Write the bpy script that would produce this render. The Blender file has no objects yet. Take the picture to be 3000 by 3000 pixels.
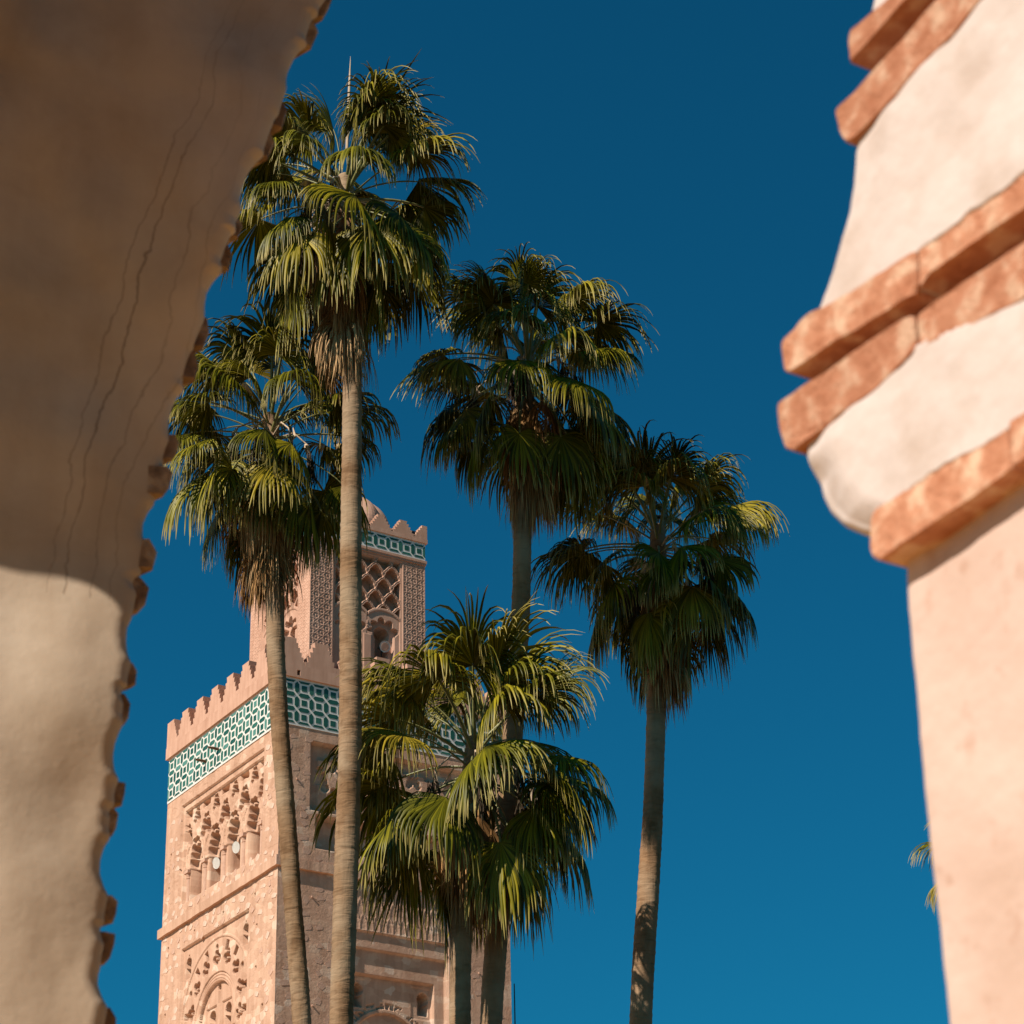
import bpy, math, random
import numpy as np
from mathutils import Vector, Matrix

# ------------------------------------------------------------------ camera, sky, sun, exposure
S = bpy.context.scene
YAW, PITCH, ROLL, FPX = 0.56848184, 0.47261397, -0.02208239, 7404.658   # x = right-hand wall axis, y = left-hand wall axis
_h = np.array([math.sin(YAW), math.cos(YAW), 0.0])
C_F = np.array([_h[0]*math.cos(PITCH), _h[1]*math.cos(PITCH), math.sin(PITCH)])
_r = np.array([math.cos(YAW), -math.sin(YAW), 0.0])
_u = np.cross(_r, C_F)
C_R = _r*math.cos(ROLL)+_u*math.sin(ROLL)
C_U = -_r*math.sin(ROLL)+_u*math.cos(ROLL)
cam = bpy.data.cameras.new("camera")
cam_ob = bpy.data.objects.new("camera", cam)
S.collection.objects.link(cam_ob)
cam_ob.matrix_world = Matrix(((C_R[0], C_U[0], -C_F[0], 0), (C_R[1], C_U[1], -C_F[1], 0), (C_R[2], C_U[2], -C_F[2], 0), (0, 0, 0, 1)))
cam.sensor_fit = 'HORIZONTAL'; cam.sensor_width = 36.0
cam.lens = FPX/3000.0*36.0
cam.clip_start = 0.05; cam.clip_end = 20000
cam.dof.use_dof = True; cam.dof.focus_distance = 60.0; cam.dof.aperture_fstop = 11.0
S.camera = cam_ob
S.render.resolution_x = 1024; S.render.resolution_y = 1024

SUN = np.array([0.735, 0.15, -0.665]); SUN /= np.linalg.norm(SUN)      # the way the light travels
SUN_EL = math.asin(-SUN[2]); SUN_AZ = math.atan2(-SUN[0], -SUN[1])
world = bpy.data.worlds.new("World"); S.world = world
world.use_nodes = True
wn = world.node_tree; wn.nodes.clear()
sky = wn.nodes.new('ShaderNodeTexSky'); sky.sky_type = 'NISHITA'; sky.sun_disc = False
sky.sun_elevation = SUN_EL; sky.sun_rotation = SUN_AZ
sky.altitude = 450; sky.air_density = 1.0; sky.dust_density = 0.8; sky.ozone_density = 3.0
tint = wn.nodes.new('ShaderNodeMix'); tint.data_type = 'RGBA'; tint.blend_type = 'MULTIPLY'; tint.inputs[0].default_value = 1.0
tint.inputs[7].default_value = (0.06, 0.735, 0.825, 1)
bg = wn.nodes.new('ShaderNodeBackground'); bg.inputs[1].default_value = 0.05
wo = wn.nodes.new('ShaderNodeOutputWorld')
gam = wn.nodes.new('ShaderNodeGamma'); gam.inputs[1].default_value = 1.12
wn.links.new(sky.outputs[0], gam.inputs[0]); wn.links.new(gam.outputs[0], tint.inputs[6]); wn.links.new(tint.outputs[2], bg.inputs[0]); wn.links.new(bg.outputs[0], wo.inputs[0])
sl = bpy.data.lights.new("sun", 'SUN'); sl.energy = 5.0; sl.angle = math.radians(0.5); sl.color = (1.0, 0.91, 0.79)
sun_ob = bpy.data.objects.new("sun", sl); S.collection.objects.link(sun_ob)
sun_ob.rotation_euler = Vector(SUN).to_track_quat('-Z', 'Y').to_euler()
S.view_settings.view_transform = 'Standard'; S.view_settings.look = 'None'
S.view_settings.exposure = 0.5; S.view_settings.gamma = 1.0
S.view_settings.use_curve_mapping = False
S.render.engine = 'CYCLES'

rng = np.random.default_rng(7)
GZ = -1.6      # ground level; the camera is 1.6 m above it

# ------------------------------------------------------------------ helpers
def ray(x, y):
    """direction of sight of a pixel of the 3000 px photograph"""
    return C_F + C_R*((x-1500)/FPX) - C_U*((y-1500)/FPX)
def on_plane(x, y, n, d):
    r = ray(x, y); n = np.array(n, float)
    return r*(d/(n@r))
def at_depth(x, y, hd):
    """point hd metres ahead along the horizontal heading"""
    r = ray(x, y); return r*(hd/(_h@r))

COL = S.collection
def prop(o, label=None, cat=None, group=None, kind=None):
    if label: o['label'] = label
    if cat: o['category'] = cat
    if group: o['group'] = group
    if kind: o['kind'] = kind
    return o
def empty(name, loc, label, cat, group=None, kind=None):
    o = bpy.data.objects.new(name, None); COL.objects.link(o)
    o.location = tuple(loc); o.empty_display_size = 0.3
    prop(o, label, cat, group, kind)
    return o
def wloc(o):
    p = np.zeros(3)
    while o is not None:
        p += np.array(o.location); o = o.parent
    return p
def mesh(name, V, F, mats, parent=None, smooth=False, mi=None, uv=None, attr=None, origin=None):
    """V, F in world space; linked as one object (a child keeps its parent's origin)"""
    V = np.asarray(V, float)
    base = wloc(parent) if parent is not None else np.zeros(3)
    off = np.array(origin, float) if origin is not None else base
    me = bpy.data.meshes.new(name)
    if isinstance(F, np.ndarray):
        k = F.shape[1]; n = len(F)
        me.vertices.add(len(V)); me.vertices.foreach_set('co', (V-off).astype(np.float32).ravel())
        me.loops.add(n*k); me.loops.foreach_set('vertex_index', F.astype(np.int32).ravel())
        me.polygons.add(n); me.polygons.foreach_set('loop_start', np.arange(0, n*k, k, dtype=np.int32))
        me.update(calc_edges=True)
    else:
        me.from_pydata([tuple(v) for v in (V-off)], [], F); me.update()
    if not isinstance(mats, (list, tuple)): mats = [mats]
    for m in mats: me.materials.append(m)
    if mi is not None: me.polygons.foreach_set('material_index', np.asarray(mi, np.int32))
    if smooth: me.polygons.foreach_set('use_smooth', np.ones(len(me.polygons), bool))
    if uv is not None:
        l = np.empty(len(me.loops), np.int32); me.loops.foreach_get('vertex_index', l)
        ul = me.uv_layers.new(name='uv'); ul.data.foreach_set('uv', np.asarray(uv, np.float32)[l].ravel())
    if attr is not None:
        for an, av in attr.items():
            a = me.attributes.new(an, 'FLOAT', 'POINT'); a.data.foreach_set('value', np.asarray(av, np.float32))
    me.validate()
    o = bpy.data.objects.new(name, me); COL.objects.link(o)
    if parent is not None: o.parent = parent
    o.location = tuple(off-base)
    return o
def share(o, parent, loc_world, rot=None, scale=None):
    c = o.copy(); COL.objects.link(c); c.parent = parent
    c.location = tuple(np.array(loc_world)-wloc(parent))
    if rot is not None: c.rotation_euler = rot
    if scale is not None: c.scale = scale
    return c
class MB:
    def __init__(s): s.V = []; s.F = []
    def add(s, V, F):
        k = len(s.V); s.V += [tuple(v) for v in V]; s.F += [tuple(i+k for i in f) for f in F]
    def box(s, a, b):
        x0, y0, z0 = a; x1, y1, z1 = b
        s.add([(x0,y0,z0),(x1,y0,z0),(x1,y1,z0),(x0,y1,z0),(x0,y0,z1),(x1,y0,z1),(x1,y1,z1),(x0,y1,z1)],
              [(0,3,2,1),(4,5,6,7),(0,1,5,4),(1,2,6,5),(2,3,7,6),(3,0,4,7)])
    def prism(s, poly, d):
        """poly: world points of the front face; d: extrusion vector"""
        n = len(poly); P = [np.array(p) for p in poly]; d = np.array(d)
        s.add(P+[p+d for p in P], [tuple(range(n)), tuple(range(2*n-1, n-1, -1))]+[(i, i+n, (i+1) % n+n, (i+1) % n) for i in range(n)])
    def tube(s, pts, rad, sides=8, cap=True):
        pts = [np.array(p, float) for p in pts]; n = len(pts)
        V = []; up = np.array([0.13, 0.21, 0.97])
        for i, p in enumerate(pts):
            t = pts[min(i+1, n-1)]-pts[max(i-1, 0)]; t = t/np.linalg.norm(t)
            a = np.cross(t, up if abs(t@up) < .95 else np.array([1.0, 0, 0])); a /= np.linalg.norm(a); b = np.cross(t, a)
            r = rad[i] if hasattr(rad, '__len__') else rad
            for k in range(sides):
                w = 2*math.pi*k/sides; V.append(p+a*r*math.cos(w)+b*r*math.sin(w))
        F = [(i*sides+k, i*sides+(k+1) % sides, (i+1)*sides+(k+1) % sides, (i+1)*sides+k) for i in range(n-1) for k in range(sides)]
        if cap: F += [tuple(range(sides-1, -1, -1)), tuple((n-1)*sides+k for k in range(sides))]
        s.add(V, F)
    def lathe(s, c, prof, sides=24, lobes=0, la=0.0):
        V = []
        for (r, z) in prof:
            for k in range(sides):
                w = 2*math.pi*k/sides
                q = r*(1+la*abs(math.sin(lobes*w/2))) if lobes else r
                V.append((c[0]+q*math.cos(w), c[1]+q*math.sin(w), c[2]+z))
        n = len(prof)
        F = [(i*sides+k, i*sides+(k+1) % sides, (i+1)*sides+(k+1) % sides, (i+1)*sides+k) for i in range(n-1) for k in range(sides)]
        s.add(V, F)
    def obj(s, name, mat, parent=None, **k): return mesh(name, s.V, s.F, mat, parent, **k)

def vnoise(x, y, seed=0):
    """smooth value noise on arrays"""
    x = np.asarray(x, float); y = np.asarray(y, float)
    xi = np.floor(x).astype(np.int64); yi = np.floor(y).astype(np.int64); fx = x-xi; fy = y-yi
    fx = fx*fx*(3-2*fx); fy = fy*fy*(3-2*fy)
    def hsh(a, b):
        n = (a*374761393+b*668265263+seed*1442695041) & 0x7fffffff
        n = ((n ^ (n >> 13))*1274126177) & 0x7fffffff
        return ((n ^ (n >> 16)) & 0xffff)/65535.0
    return (hsh(xi, yi)*(1-fx)+hsh(xi+1, yi)*fx)*(1-fy)+(hsh(xi, yi+1)*(1-fx)+hsh(xi+1, yi+1)*fx)*fy
def fbm(x, y, seed=0, o=3):
    t = 0; a = 1; n = 0
    for i in range(o):
        t = t+a*vnoise(x*2**i, y*2**i, seed+i*17); n += a; a *= .5
    return t/n
def voro(x, y, cell, seed=0, jit=.85):
    """distance to nearest border and id value of jittered-grid stones"""
    gx = x/cell; gy = y/cell; xi = np.floor(gx).astype(int); yi = np.floor(gy).astype(int)
    d1 = np.full(x.shape, 9.0); d2 = np.full(x.shape, 9.0); idv = np.zeros(x.shape)
    def h(a, b, k):
        n = (a*73856093 ^ b*19349663 ^ (k+seed*7)*83492791) & 0x7fffffff
        n = ((n ^ (n >> 13))*1274126177) & 0x7fffffff
        return ((n ^ (n >> 16)) & 0xffff)/65535.0
    for dx in (-1, 0, 1):
        for dy in (-1, 0, 1):
            cx = xi+dx; cy = yi+dy
            px = cx+.5+jit*(h(cx, cy, 1)-.5); py = cy+.5+jit*(h(cx, cy, 2)-.5)
            d = np.hypot(gx-px, gy-py); hv = h(cx, cy, 3)
            m = d < d1
            d2 = np.where(m, d1, np.minimum(d2, d)); idv = np.where(m, hv, idv); d1 = np.where(m, d, d1)
    return (d2-d1)*cell, idv
def sstep(a, b, x):
    t = np.clip((x-a)/(b-a), 0, 1); return t*t*(3-2*t)

# ------------------------------------------------------------------ materials
def new_mat(name, rough=0.9, spec=0.2):
    m = bpy.data.materials.new(name); m.use_nodes = True
    nt = m.node_tree; b = nt.nodes['Principled BSDF']
    b.inputs['Roughness'].default_value = rough; b.inputs['Specular IOR Level'].default_value = spec
    return m, nt, b
def N(nt, t, **k):
    n = nt.nodes.new(t)
    for a, v in k.items(): setattr(n, a, v)
    return n
def ramp(nt, fac, stops):
    r = N(nt, 'ShaderNodeValToRGB'); e = r.color_ramp.elements
    while len(e) < len(stops): e.new(0.5)
    for i, (p, c) in enumerate(stops):
        e[i].position = p; e[i].color = (*c, 1)
    nt.links.new(fac, r.inputs[0]); return r.outputs[0]
def noise(nt, scale, detail=4, vec=None, dist=0.0, rough=.55):
    n = N(nt, 'ShaderNodeTexNoise'); n.inputs['Scale'].default_value = scale; n.inputs['Detail'].default_value = detail
    n.inputs['Distortion'].default_value = dist; n.inputs['Roughness'].default_value = rough
    if vec is not None: nt.links.new(vec, n.inputs['Vector'])
    return n.outputs['Fac']
def coords(nt, scale=(1, 1, 1)):
    c = N(nt, 'ShaderNodeTexCoord'); mp = N(nt, 'ShaderNodeMapping'); mp.inputs['Scale'].default_value = scale
    nt.links.new(c.outputs['Object'], mp.inputs['Vector']); return mp.outputs[0]
def mix(nt, fac, a, b, mode='MIX'):
    m = N(nt, 'ShaderNodeMix', data_type='RGBA', blend_type=mode)
    if isinstance(fac, float): m.inputs[0].default_value = fac
    else: nt.links.new(fac, m.inputs[0])
    for i, v in ((6, a), (7, b)):
        if isinstance(v, tuple): m.inputs[i].default_value = (*v, 1)
        else: nt.links.new(v, m.inputs[i])
    return m.outputs[2]
def bump(nt, b, h, strength=.4, dist=.02):
    n = N(nt, 'ShaderNodeBump'); n.inputs['Strength'].default_value = strength; n.inputs['Distance'].default_value = dist
    nt.links.new(h, n.inputs['Height']); nt.links.new(n.outputs[0], b.inputs['Normal'])
def math_n(nt, op, a, b=None):
    n = N(nt, 'ShaderNodeMath', operation=op)
    for i, v in enumerate((a, b)):
        if v is None: continue
        if isinstance(v, (int, float)): n.inputs[i].default_value = v
        else: nt.links.new(v, n.inputs[i])
    return n.outputs[0]
def attr_n(nt, name):
    a = N(nt, 'ShaderNodeAttribute'); a.attribute_name = name; return a.outputs['Fac']
def simple(name, col, col2=None, scale=6, rough=.85, spec=.2, bs=.3, bd=.01):
    m, nt, b = new_mat(name, rough, spec)
    v = coords(nt)
    n = noise(nt, scale, 6, v)
    c2 = col2 or tuple(x*.75 for x in col)
    nt.links.new(ramp(nt, n, [(.3, c2), (.7, col)]), b.inputs['Base Color'])
    bump(nt, b, noise(nt, scale*4, 5, v), bs, bd)
    return m

def mat_rubble():
    m, nt, b = new_mat("rubble_stone", .92, .15)
    v = coords(nt)
    st = attr_n(nt, 'stone')
    base = ramp(nt, noise(nt, .55, 5, v), [(.3, (.42, .24, .16)), (.55, (.54, .335, .235)), (.75, (.52, .295, .195))])
    stc = ramp(nt, st, [(0, (.36, .205, .13)), (.45, (.51, .31, .215)), (.78, (.56, .36, .25)), (.90, (.64, .47, .35)), (1, (.68, .53, .42))])
    c = mix(nt, .62, base, stc)
    vs = coords(nt, (1.2, 1.2, .12))
    streak = ramp(nt, noise(nt, 2.2, 5, vs), [(.38, (.72, .66, .62)), (.6, (1, 1, 1))])
    c = mix(nt, .5, c, streak, 'MULTIPLY')
    nt.links.new(c, b.inputs['Base Color'])
    bump(nt, b, noise(nt, 7, 8, v, rough=.7), .5, .05)
    return m
def mat_pink():
    m, nt, b = new_mat("pink_render", .9, .15)
    v = coords(nt); vs = coords(nt, (1.5, 1.5, .15))
    c = ramp(nt, noise(nt, .8, 6, v), [(.3, (.44, .25, .175)), (.7, (.54, .325, .235))])
    c = mix(nt, .6, c, ramp(nt, noise(nt, 2.5, 5, vs), [(.35, (.78, .72, .68)), (.6, (1, 1, 1))]), 'MULTIPLY')
    nt.links.new(c, b.inputs['Base Color'])
    bump(nt, b, noise(nt, 14, 6, v), .25, .02)
    return m
M = {}
M['rubble'] = mat_rubble()
M['pink'] = mat_pink()
M['pale_stone'] = simple('pale_stone', (.60, .44, .345), (.50, .32, .235), 3, bs=.5, bd=.02)
M['pale_stone_b'] = simple('rosy_stone', (.52, .33, .24), (.41, .24, .17), 3, bs=.5, bd=.02)
M['white_tile'] = simple('white_tile', (.72, .68, .62), (.58, .54, .49), 5, rough=.35, spec=.5, bs=.1)
def mat_tile(name, a, b_):
    m, nt, b = new_mat(name, .16, .55)
    nt.links.new(ramp(nt, noise(nt, 3.0, 3, coords(nt)), [(.3, a), (.7, b_)]), b.inputs['Base Color'])
    bump(nt, b, noise(nt, 4, 2, coords(nt)), .35, .02)
    return m
M['tile_a'] = mat_tile('green_tile', (.026, .100, .066), (.044, .140, .096))
M['tile_b'] = mat_tile('deep_green_tile', (.014, .064, .042), (.024, .092, .062))
M['tile_c'] = mat_tile('turquoise_tile', (.065, .185, .145), (.10, .23, .185))
M['wood'] = simple('weathered_wood', (.16, .09, .05), (.09, .05, .03), 8)
M['dark'] = simple('black_metal', (.02, .02, .022), (.012, .012, .012), 8, rough=.5, spec=.4)
M['white_paint'] = simple('white_paint', (.56, .53, .49), (.44, .41, .37), 6, rough=.45, spec=.4, bs=.05)
M['copper'] = simple('aged_copper', (.35, .22, .09), (.22, .15, .07), 5, rough=.4)
def mat_leaf():
    m, nt, b = new_mat("palm_leaf", .40, .13)
    u = N(nt, 'ShaderNodeUVMap'); sp = N(nt, 'ShaderNodeSeparateXYZ'); nt.links.new(u.outputs[0], sp.inputs[0])
    oi = N(nt, 'ShaderNodeObjectInfo')
    g = ramp(nt, oi.outputs['Random'], [(0, (.085, .082, .005)), (.5, (.125, .114, .006)), (.85, (.165, .140, .008)), (1, (.21, .155, .016))])
    v2 = ramp(nt, sp.outputs[1], [(0, (.28, .30, .3)), (.5, (.8, .8, .75)), (1, (1.7, 1.55, 1.4))])
    g = mix(nt, 1.0, g, v2, 'MULTIPLY')
    tip = ramp(nt, sp.outputs[0], [(0, (0, 0, 0)), (.74, (0, 0, 0)), (.96, (1, 1, 1))])  # beige tips, lightened further so the hanging ends look sunlit
    c = mix(nt, tip, g, (.38, .29, .09))
    nt.links.new(c, b.inputs['Base Color'])
    tr = N(nt, 'ShaderNodeBsdfTranslucent'); nt.links.new(mix(nt, 1.0, c, (1.1, 1.15, .4), 'MULTIPLY'), tr.inputs[0])
    ms = N(nt, 'ShaderNodeMixShader'); ms.inputs[0].default_value = .06
    out = nt.nodes['Material Output']
    nt.links.new(b.outputs[0], ms.inputs[1]); nt.links.new(tr.outputs[0], ms.inputs[2]); nt.links.new(ms.outputs[0], out.inputs[0])
    return m
M['leaf'] = mat_leaf()
M['petiole'] = simple('leaf_stalk', (.20, .20, .07), (.13, .12, .04), 6, rough=.45, spec=.4)
def mat_dead():
    m, nt, b = new_mat("dry_leaf", .8, .15)
    u = N(nt, 'ShaderNodeUVMap'); sp = N(nt, 'ShaderNodeSeparateXYZ'); nt.links.new(u.outputs[0], sp.inputs[0])
    oi = N(nt, 'ShaderNodeObjectInfo')
    c = ramp(nt, oi.outputs['Random'], [(0, (.20, .10, .035)), (.6, (.40, .23, .095)), (1, (.56, .38, .21))])
    c = mix(nt, 1.0, c, ramp(nt, sp.outputs[1], [(0, (.5, .45, .4)), (1, (1.3, 1.25, 1.2))]), 'MULTIPLY')
    nt.links.new(c, b.inputs['Base Color'])
    return m
M['dry'] = mat_dead()
M['bract'] = simple('pale_dry_bract', (.55, .42, .30), (.42, .30, .2), 5)
M['fruit'] = simple('dark_fruit_stalk', (.07, .045, .025), (.03, .02, .012), 9)
def mat_trunk():
    m, nt, b = new_mat("palm_bark", .95, .1)
    v = coords(nt); vr = coords(nt, (1.5, 1.5, 5.5)); vf = coords(nt, (7, 7, 1.1))
    c = ramp(nt, noise(nt, .9, 5, v), [(.3, (.15, .078, .036)), (.5, (.235, .137, .074)), (.72, (.30, .20, .125))])
    rings = noise(nt, 1.5, 3, vr, .9)
    c = mix(nt, .55, c, ramp(nt, rings, [(.34, (.50, .42, .36)), (.50, (1, 1, 1)), (.75, (1.12, 1.08, 1.05))]), 'MULTIPLY')
    fis = noise(nt, 1.7, 5, vf, .3)
    c = mix(nt, .22, c, ramp(nt, fis, [(.36, (.4, .34, .3)), (.5, (1, 1, 1))]), 'MULTIPLY')
    c = mix(nt, ramp(nt, noise(nt, .55, 4, v, .6), [(.45, (0, 0, 0)), (.62, (.75, .75, .75))]), c, (.32, .225, .145))
    nt.links.new(c, b.inputs['Base Color'])
    h = math_n(nt, 'ADD', rings, math_n(nt, 'MULTIPLY', fis, .35))
    bump(nt, b, h, .55, .05)
    return m
M['trunk'] = mat_trunk()
def mat_arch_plaster():
    m, nt, b = new_mat("arch_plaster", .85, .2)
    v = coords(nt)
    c = ramp(nt, noise(nt, 1.1, 6, v), [(.28, (.40, .30, .21)), (.5, (.53, .42, .32)), (.72, (.60, .49, .395))])
    c = mix(nt, .5, c, ramp(nt, noise(nt, 5, 8, v, .4), [(.3, (.72, .66, .6)), (.62, (1, 1, 1))]), 'MULTIPLY')
    vs = coords(nt, (3.5, 3.5, .5))
    c = mix(nt, .35, c, ramp(nt, noise(nt, 1.6, 6, vs), [(.35, (.68, .6, .52)), (.6, (1, 1, 1))]), 'MULTIPLY')
    # hairline cracks and drip stains that run along the arch edge ('edge' = metres from the edge)
    e = attr_n(nt, 'edge')
    w = math_n(nt, 'MULTIPLY', math_n(nt, 'SUBTRACT', noise(nt, 2.2, 6, v), .5), .22)
    ew = math_n(nt, 'ADD', e, w)
    tot = None
    for pos, wid, st in ((.10, .0034, .40), (.170, .0034, .70), (.205, .0028, .5), (.05, .0034, .30)):
        d = math_n(nt, 'ABSOLUTE', math_n(nt, 'SUBTRACT', ew, pos))
        k = math_n(nt, 'SUBTRACT', 1.0, math_n(nt, 'DIVIDE', d, wid))
        k = math_n(nt, 'MULTIPLY', math_n(nt, 'MAXIMUM', k, 0.0), st)
        tot = k if tot is None else math_n(nt, 'MAXIMUM', tot, k)
    pres = ramp(nt, noise(nt, 1.3, 3, v), [(.40, (0, 0, 0)), (.52, (1, 1, 1))])
    tot = math_n(nt, 'MULTIPLY', tot, math_n(nt, 'ADD', math_n(nt, 'MULTIPLY', pres, .8), .2))
    c = mix(nt, tot, c, (.10, .055, .025))
    nt.links.new(c, b.inputs['Base Color'])
    h = math_n(nt, 'SUBTRACT', math_n(nt, 'ADD', noise(nt, 9, 7, v), math_n(nt, 'MULTIPLY', noise(nt, 34, 6, v), .4)), math_n(nt, 'MULTIPLY', tot, .5))
    bump(nt, b, h, .18, .015)
    return m
M['arch_plaster'] = mat_arch_plaster()
def mat_white_plaster():
    m, nt, b = new_mat("lime_plaster", .85, .2)
    v = coords(nt)
    c = ramp(nt, noise(nt, 3.0, 7, v, .3), [(.3, (.46, .365, .32)), (.5, (.53, .445, .41)), (.75, (.57, .49, .46))])
    c = mix(nt, .55, c, ramp(nt, noise(nt, 8, 6, v), [(.32, (.78, .70, .62)), (.5, (1, 1, 1))]), 'MULTIPLY')
    nt.links.new(c, b.inputs['Base Color'])
    bump(nt, b, noise(nt, 16, 6, v), .35, .01)
    return m
M['lime'] = mat_white_plaster()
def mat_pillar():
    m, nt, b = new_mat("pillar_plaster", .9, .15)
    v = coords(nt)
    c = ramp(nt, noise(nt, 3.2, 6, v), [(.3, (.46, .315, .25)), (.55, (.52, .375, .315)), (.75, (.55, .415, .355))])
    c = mix(nt, .5, c, ramp(nt, noise(nt, 22, 4, v), [(.28, (.72, .55, .45)), (.42, (1, 1, 1))]), 'MULTIPLY')
    nt.links.new(c, b.inputs['Base Color'])
    bump(nt, b, noise(nt, 26, 6, v), .3, .006)
    return m
M['pillar'] = mat_pillar()
def mat_brick(name, cols):
    m, nt, b = new_mat(name, .9, .15)
    v = coords(nt)
    oi = N(nt, 'ShaderNodeObjectInfo')
    c = ramp(nt, noise(nt, 24, 8, v, .3), [(.32, cols[0]), (.5, cols[1]), (.63, cols[2])])
    c = mix(nt, 1.0, c, ramp(nt, oi.outputs['Random'], [(0, (.85, .8, .78)), (1, (1.1, 1.1, 1.1))]), 'MULTIPLY')
    nt.links.new(c, b.inputs['Base Color'])
    bump(nt, b, noise(nt, 70, 8, v), .8, .008)
    return m
M['brick'] = mat_brick('orange_brick', ((.34, .135, .072), (.43, .20, .118), (.55, .355, .245)))
M['old_brick'] = mat_brick('dark_brick', ((.16, .10, .062), (.27, .18, .115), (.40, .30, .21)))  # darker, less red tone than the other brick
M['clay'] = simple('clay_render', (.46, .27, .15), (.38, .21, .11), 1.2, bs=.3)
M['esplanade'] = simple('pink_paving', (.66, .42, .26), (.57, .35, .21), .8, bs=.2)
M['bounce_paving'] = simple('terracotta_bounce', (.66, .37, .12), (.56, .30, .09), 3, bs=.2)  # saturated orange, chosen for the warm bounce it throws
M['earth'] = simple('garden_earth', (.085, .06, .03), (.035, .04, .014), .6, bs=.3, bd=.05)

# ------------------------------------------------------------------ ground
g = 9000
prop(mesh('ground', [(-g, -g, GZ), (g, -g, GZ), (g, g, GZ), (-g, g, GZ)], [(0, 1, 2, 3)], M['earth']), 'wide flat garden ground of brown earth', None, None, 'structure')

prop(mesh('bounce_pavement', [(-16, -24, GZ+.004), (11, -24, GZ+.004), (11, 9, GZ+.004), (-16, 9, GZ+.004)], [(0, 1, 2, 3)], M['bounce_paving']), 'unseen terracotta pavement round the arches, added for warm bounce light', None, None, 'structure')  # unseen floor, added to throw warm bounce light on the near arch

prop(mesh('esplanade', [(-150, 60, GZ+.004), (250, 60, GZ+.004), (250, 330, GZ+.004), (-150, 330, GZ+.004)], [(0, 1, 2, 3)], M['esplanade']), 'unseen pale pink paved esplanade round the minaret foot, widened to bounce warm light', None, None, 'structure')  # unseen; spread wide and brightened to bounce warm light onto the minaret

# ------------------------------------------------------------------ the minaret
X0, Y0, W = 51.245, 101.281, 12.8
LW = 6.816; LO = (W-LW)/2
ZT, ZB, ZL = 49.095, 46.625, 39.40      # tile band top, bottom, string-course bottom
LT, LB = 59.91, 58.885
mina = empty('minaret', (X0+W/2, Y0+W/2, GZ), 'tall pink stone minaret with green and white tile bands and a domed lantern', 'minaret')
def FP(face, s, z, out=0.0, off=0.0):
    """face 'L' = sunlit left wall, 'R' = right wall; off = inset of the lantern"""
    s = np.asarray(s, float); z = np.asarray(z, float); out = np.asarray(out, float)+np.zeros_like(s)
    if face == 'L': return np.stack([X0+off-out, Y0+off+s, z], -1)
    return np.stack([X0+off+s, Y0+off-out, z], -1)
def height(name, face, s0, s1, z0, z1, res, fn, mat, parent, off=0.0, stone=True):
    ns = int(round((s1-s0)/res))+1; nz = int(round((z1-z0)/res))+1
    s = np.linspace(s0, s1, ns); z = np.linspace(z0, z1, nz)
    SS, ZZ = np.meshgrid(s, z)
    r = fn(SS, ZZ); D, st = r if isinstance(r, tuple) else (r, None)
    V = FP(face, SS.ravel(), ZZ.ravel(), -D.ravel(), off)
    i = np.arange(ns*nz).reshape(nz, ns)
    a, b, c, d = i[:-1, :-1].ravel(), i[:-1, 1:].ravel(), i[1:, 1:].ravel(), i[1:, :-1].ravel()
    F = np.stack([a, b, c, d], 1) if face == 'R' else np.stack([a, d, c, b], 1)
    return mesh(name, V, F, mat, parent, attr={'stone': st.ravel()} if st is not None else None)

def rect(S_, Z_, a, b, c, d): return (S_ > a) & (S_ < b) & (Z_ > c) & (Z_ < d)
def keyhole(S_, Z_, c, z0, zn, w, r):
    """arched opening with a round horseshoe head"""
    return (rect(S_, Z_, c-w, c+w, z0, zn)) | (np.hypot(S_-c, Z_-(zn+r*.75)) < r)
def lobed(S_, Z_, c, zc, R, a, n):
    """inside of a lobed (scalloped) round arch with legs below"""
    th = np.arctan2(Z_-zc, S_-c); rr = np.hypot(S_-c, Z_-zc)
    edge = R+a*np.abs(np.sin(n*th))
    return ((rr < edge) & (Z_ > zc-.02)) | ((np.abs(S_-c) < R*.96) & (Z_ <= zc))
def polydist(S_, Z_, pts):
    d = np.full(S_.shape, 9.0)
    for (x0, y0), (x1, y1) in zip(pts[:-1], pts[1:]):
        ex, ey = x1-x0, y1-y0; L = ex*ex+ey*ey+1e-9
        t = np.clip(((S_-x0)*ex+(Z_-y0)*ey)/L, 0, 1)
        d = np.minimum(d, np.hypot(S_-x0-t*ex, Z_-y0-t*ey))
    return d
def sebka(S_, Z_, c, p, z0, th, bulge=.12, lob=0.0):
    """distance to an interlaced net of ogee arcs: cells p wide, tiers th high"""
    d = np.full(S_.shape, 9.0)
    x = (S_-c)/p; t = (Z_-z0)/th
    # fold into one repeating cell of two tiers
    k = np.floor(t); f = t-k; xs = x-.5*np.mod(k, 2)
    xs = xs-np.round(xs)
    n = 10
    cur = []
    for i in range(n+1):
        q = i/n
        cur.append(((.5*(1-q**1.7)+lob*abs(math.sin(3*math.pi*q)))*p, q*th))
    X = np.abs(xs)*p; Y = f*th
    return np.minimum(polydist(X, Y, cur), polydist(X, Y, [(p*.5-(a-0)*1.0+0, b) for a, b in cur])*9+0)

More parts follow.
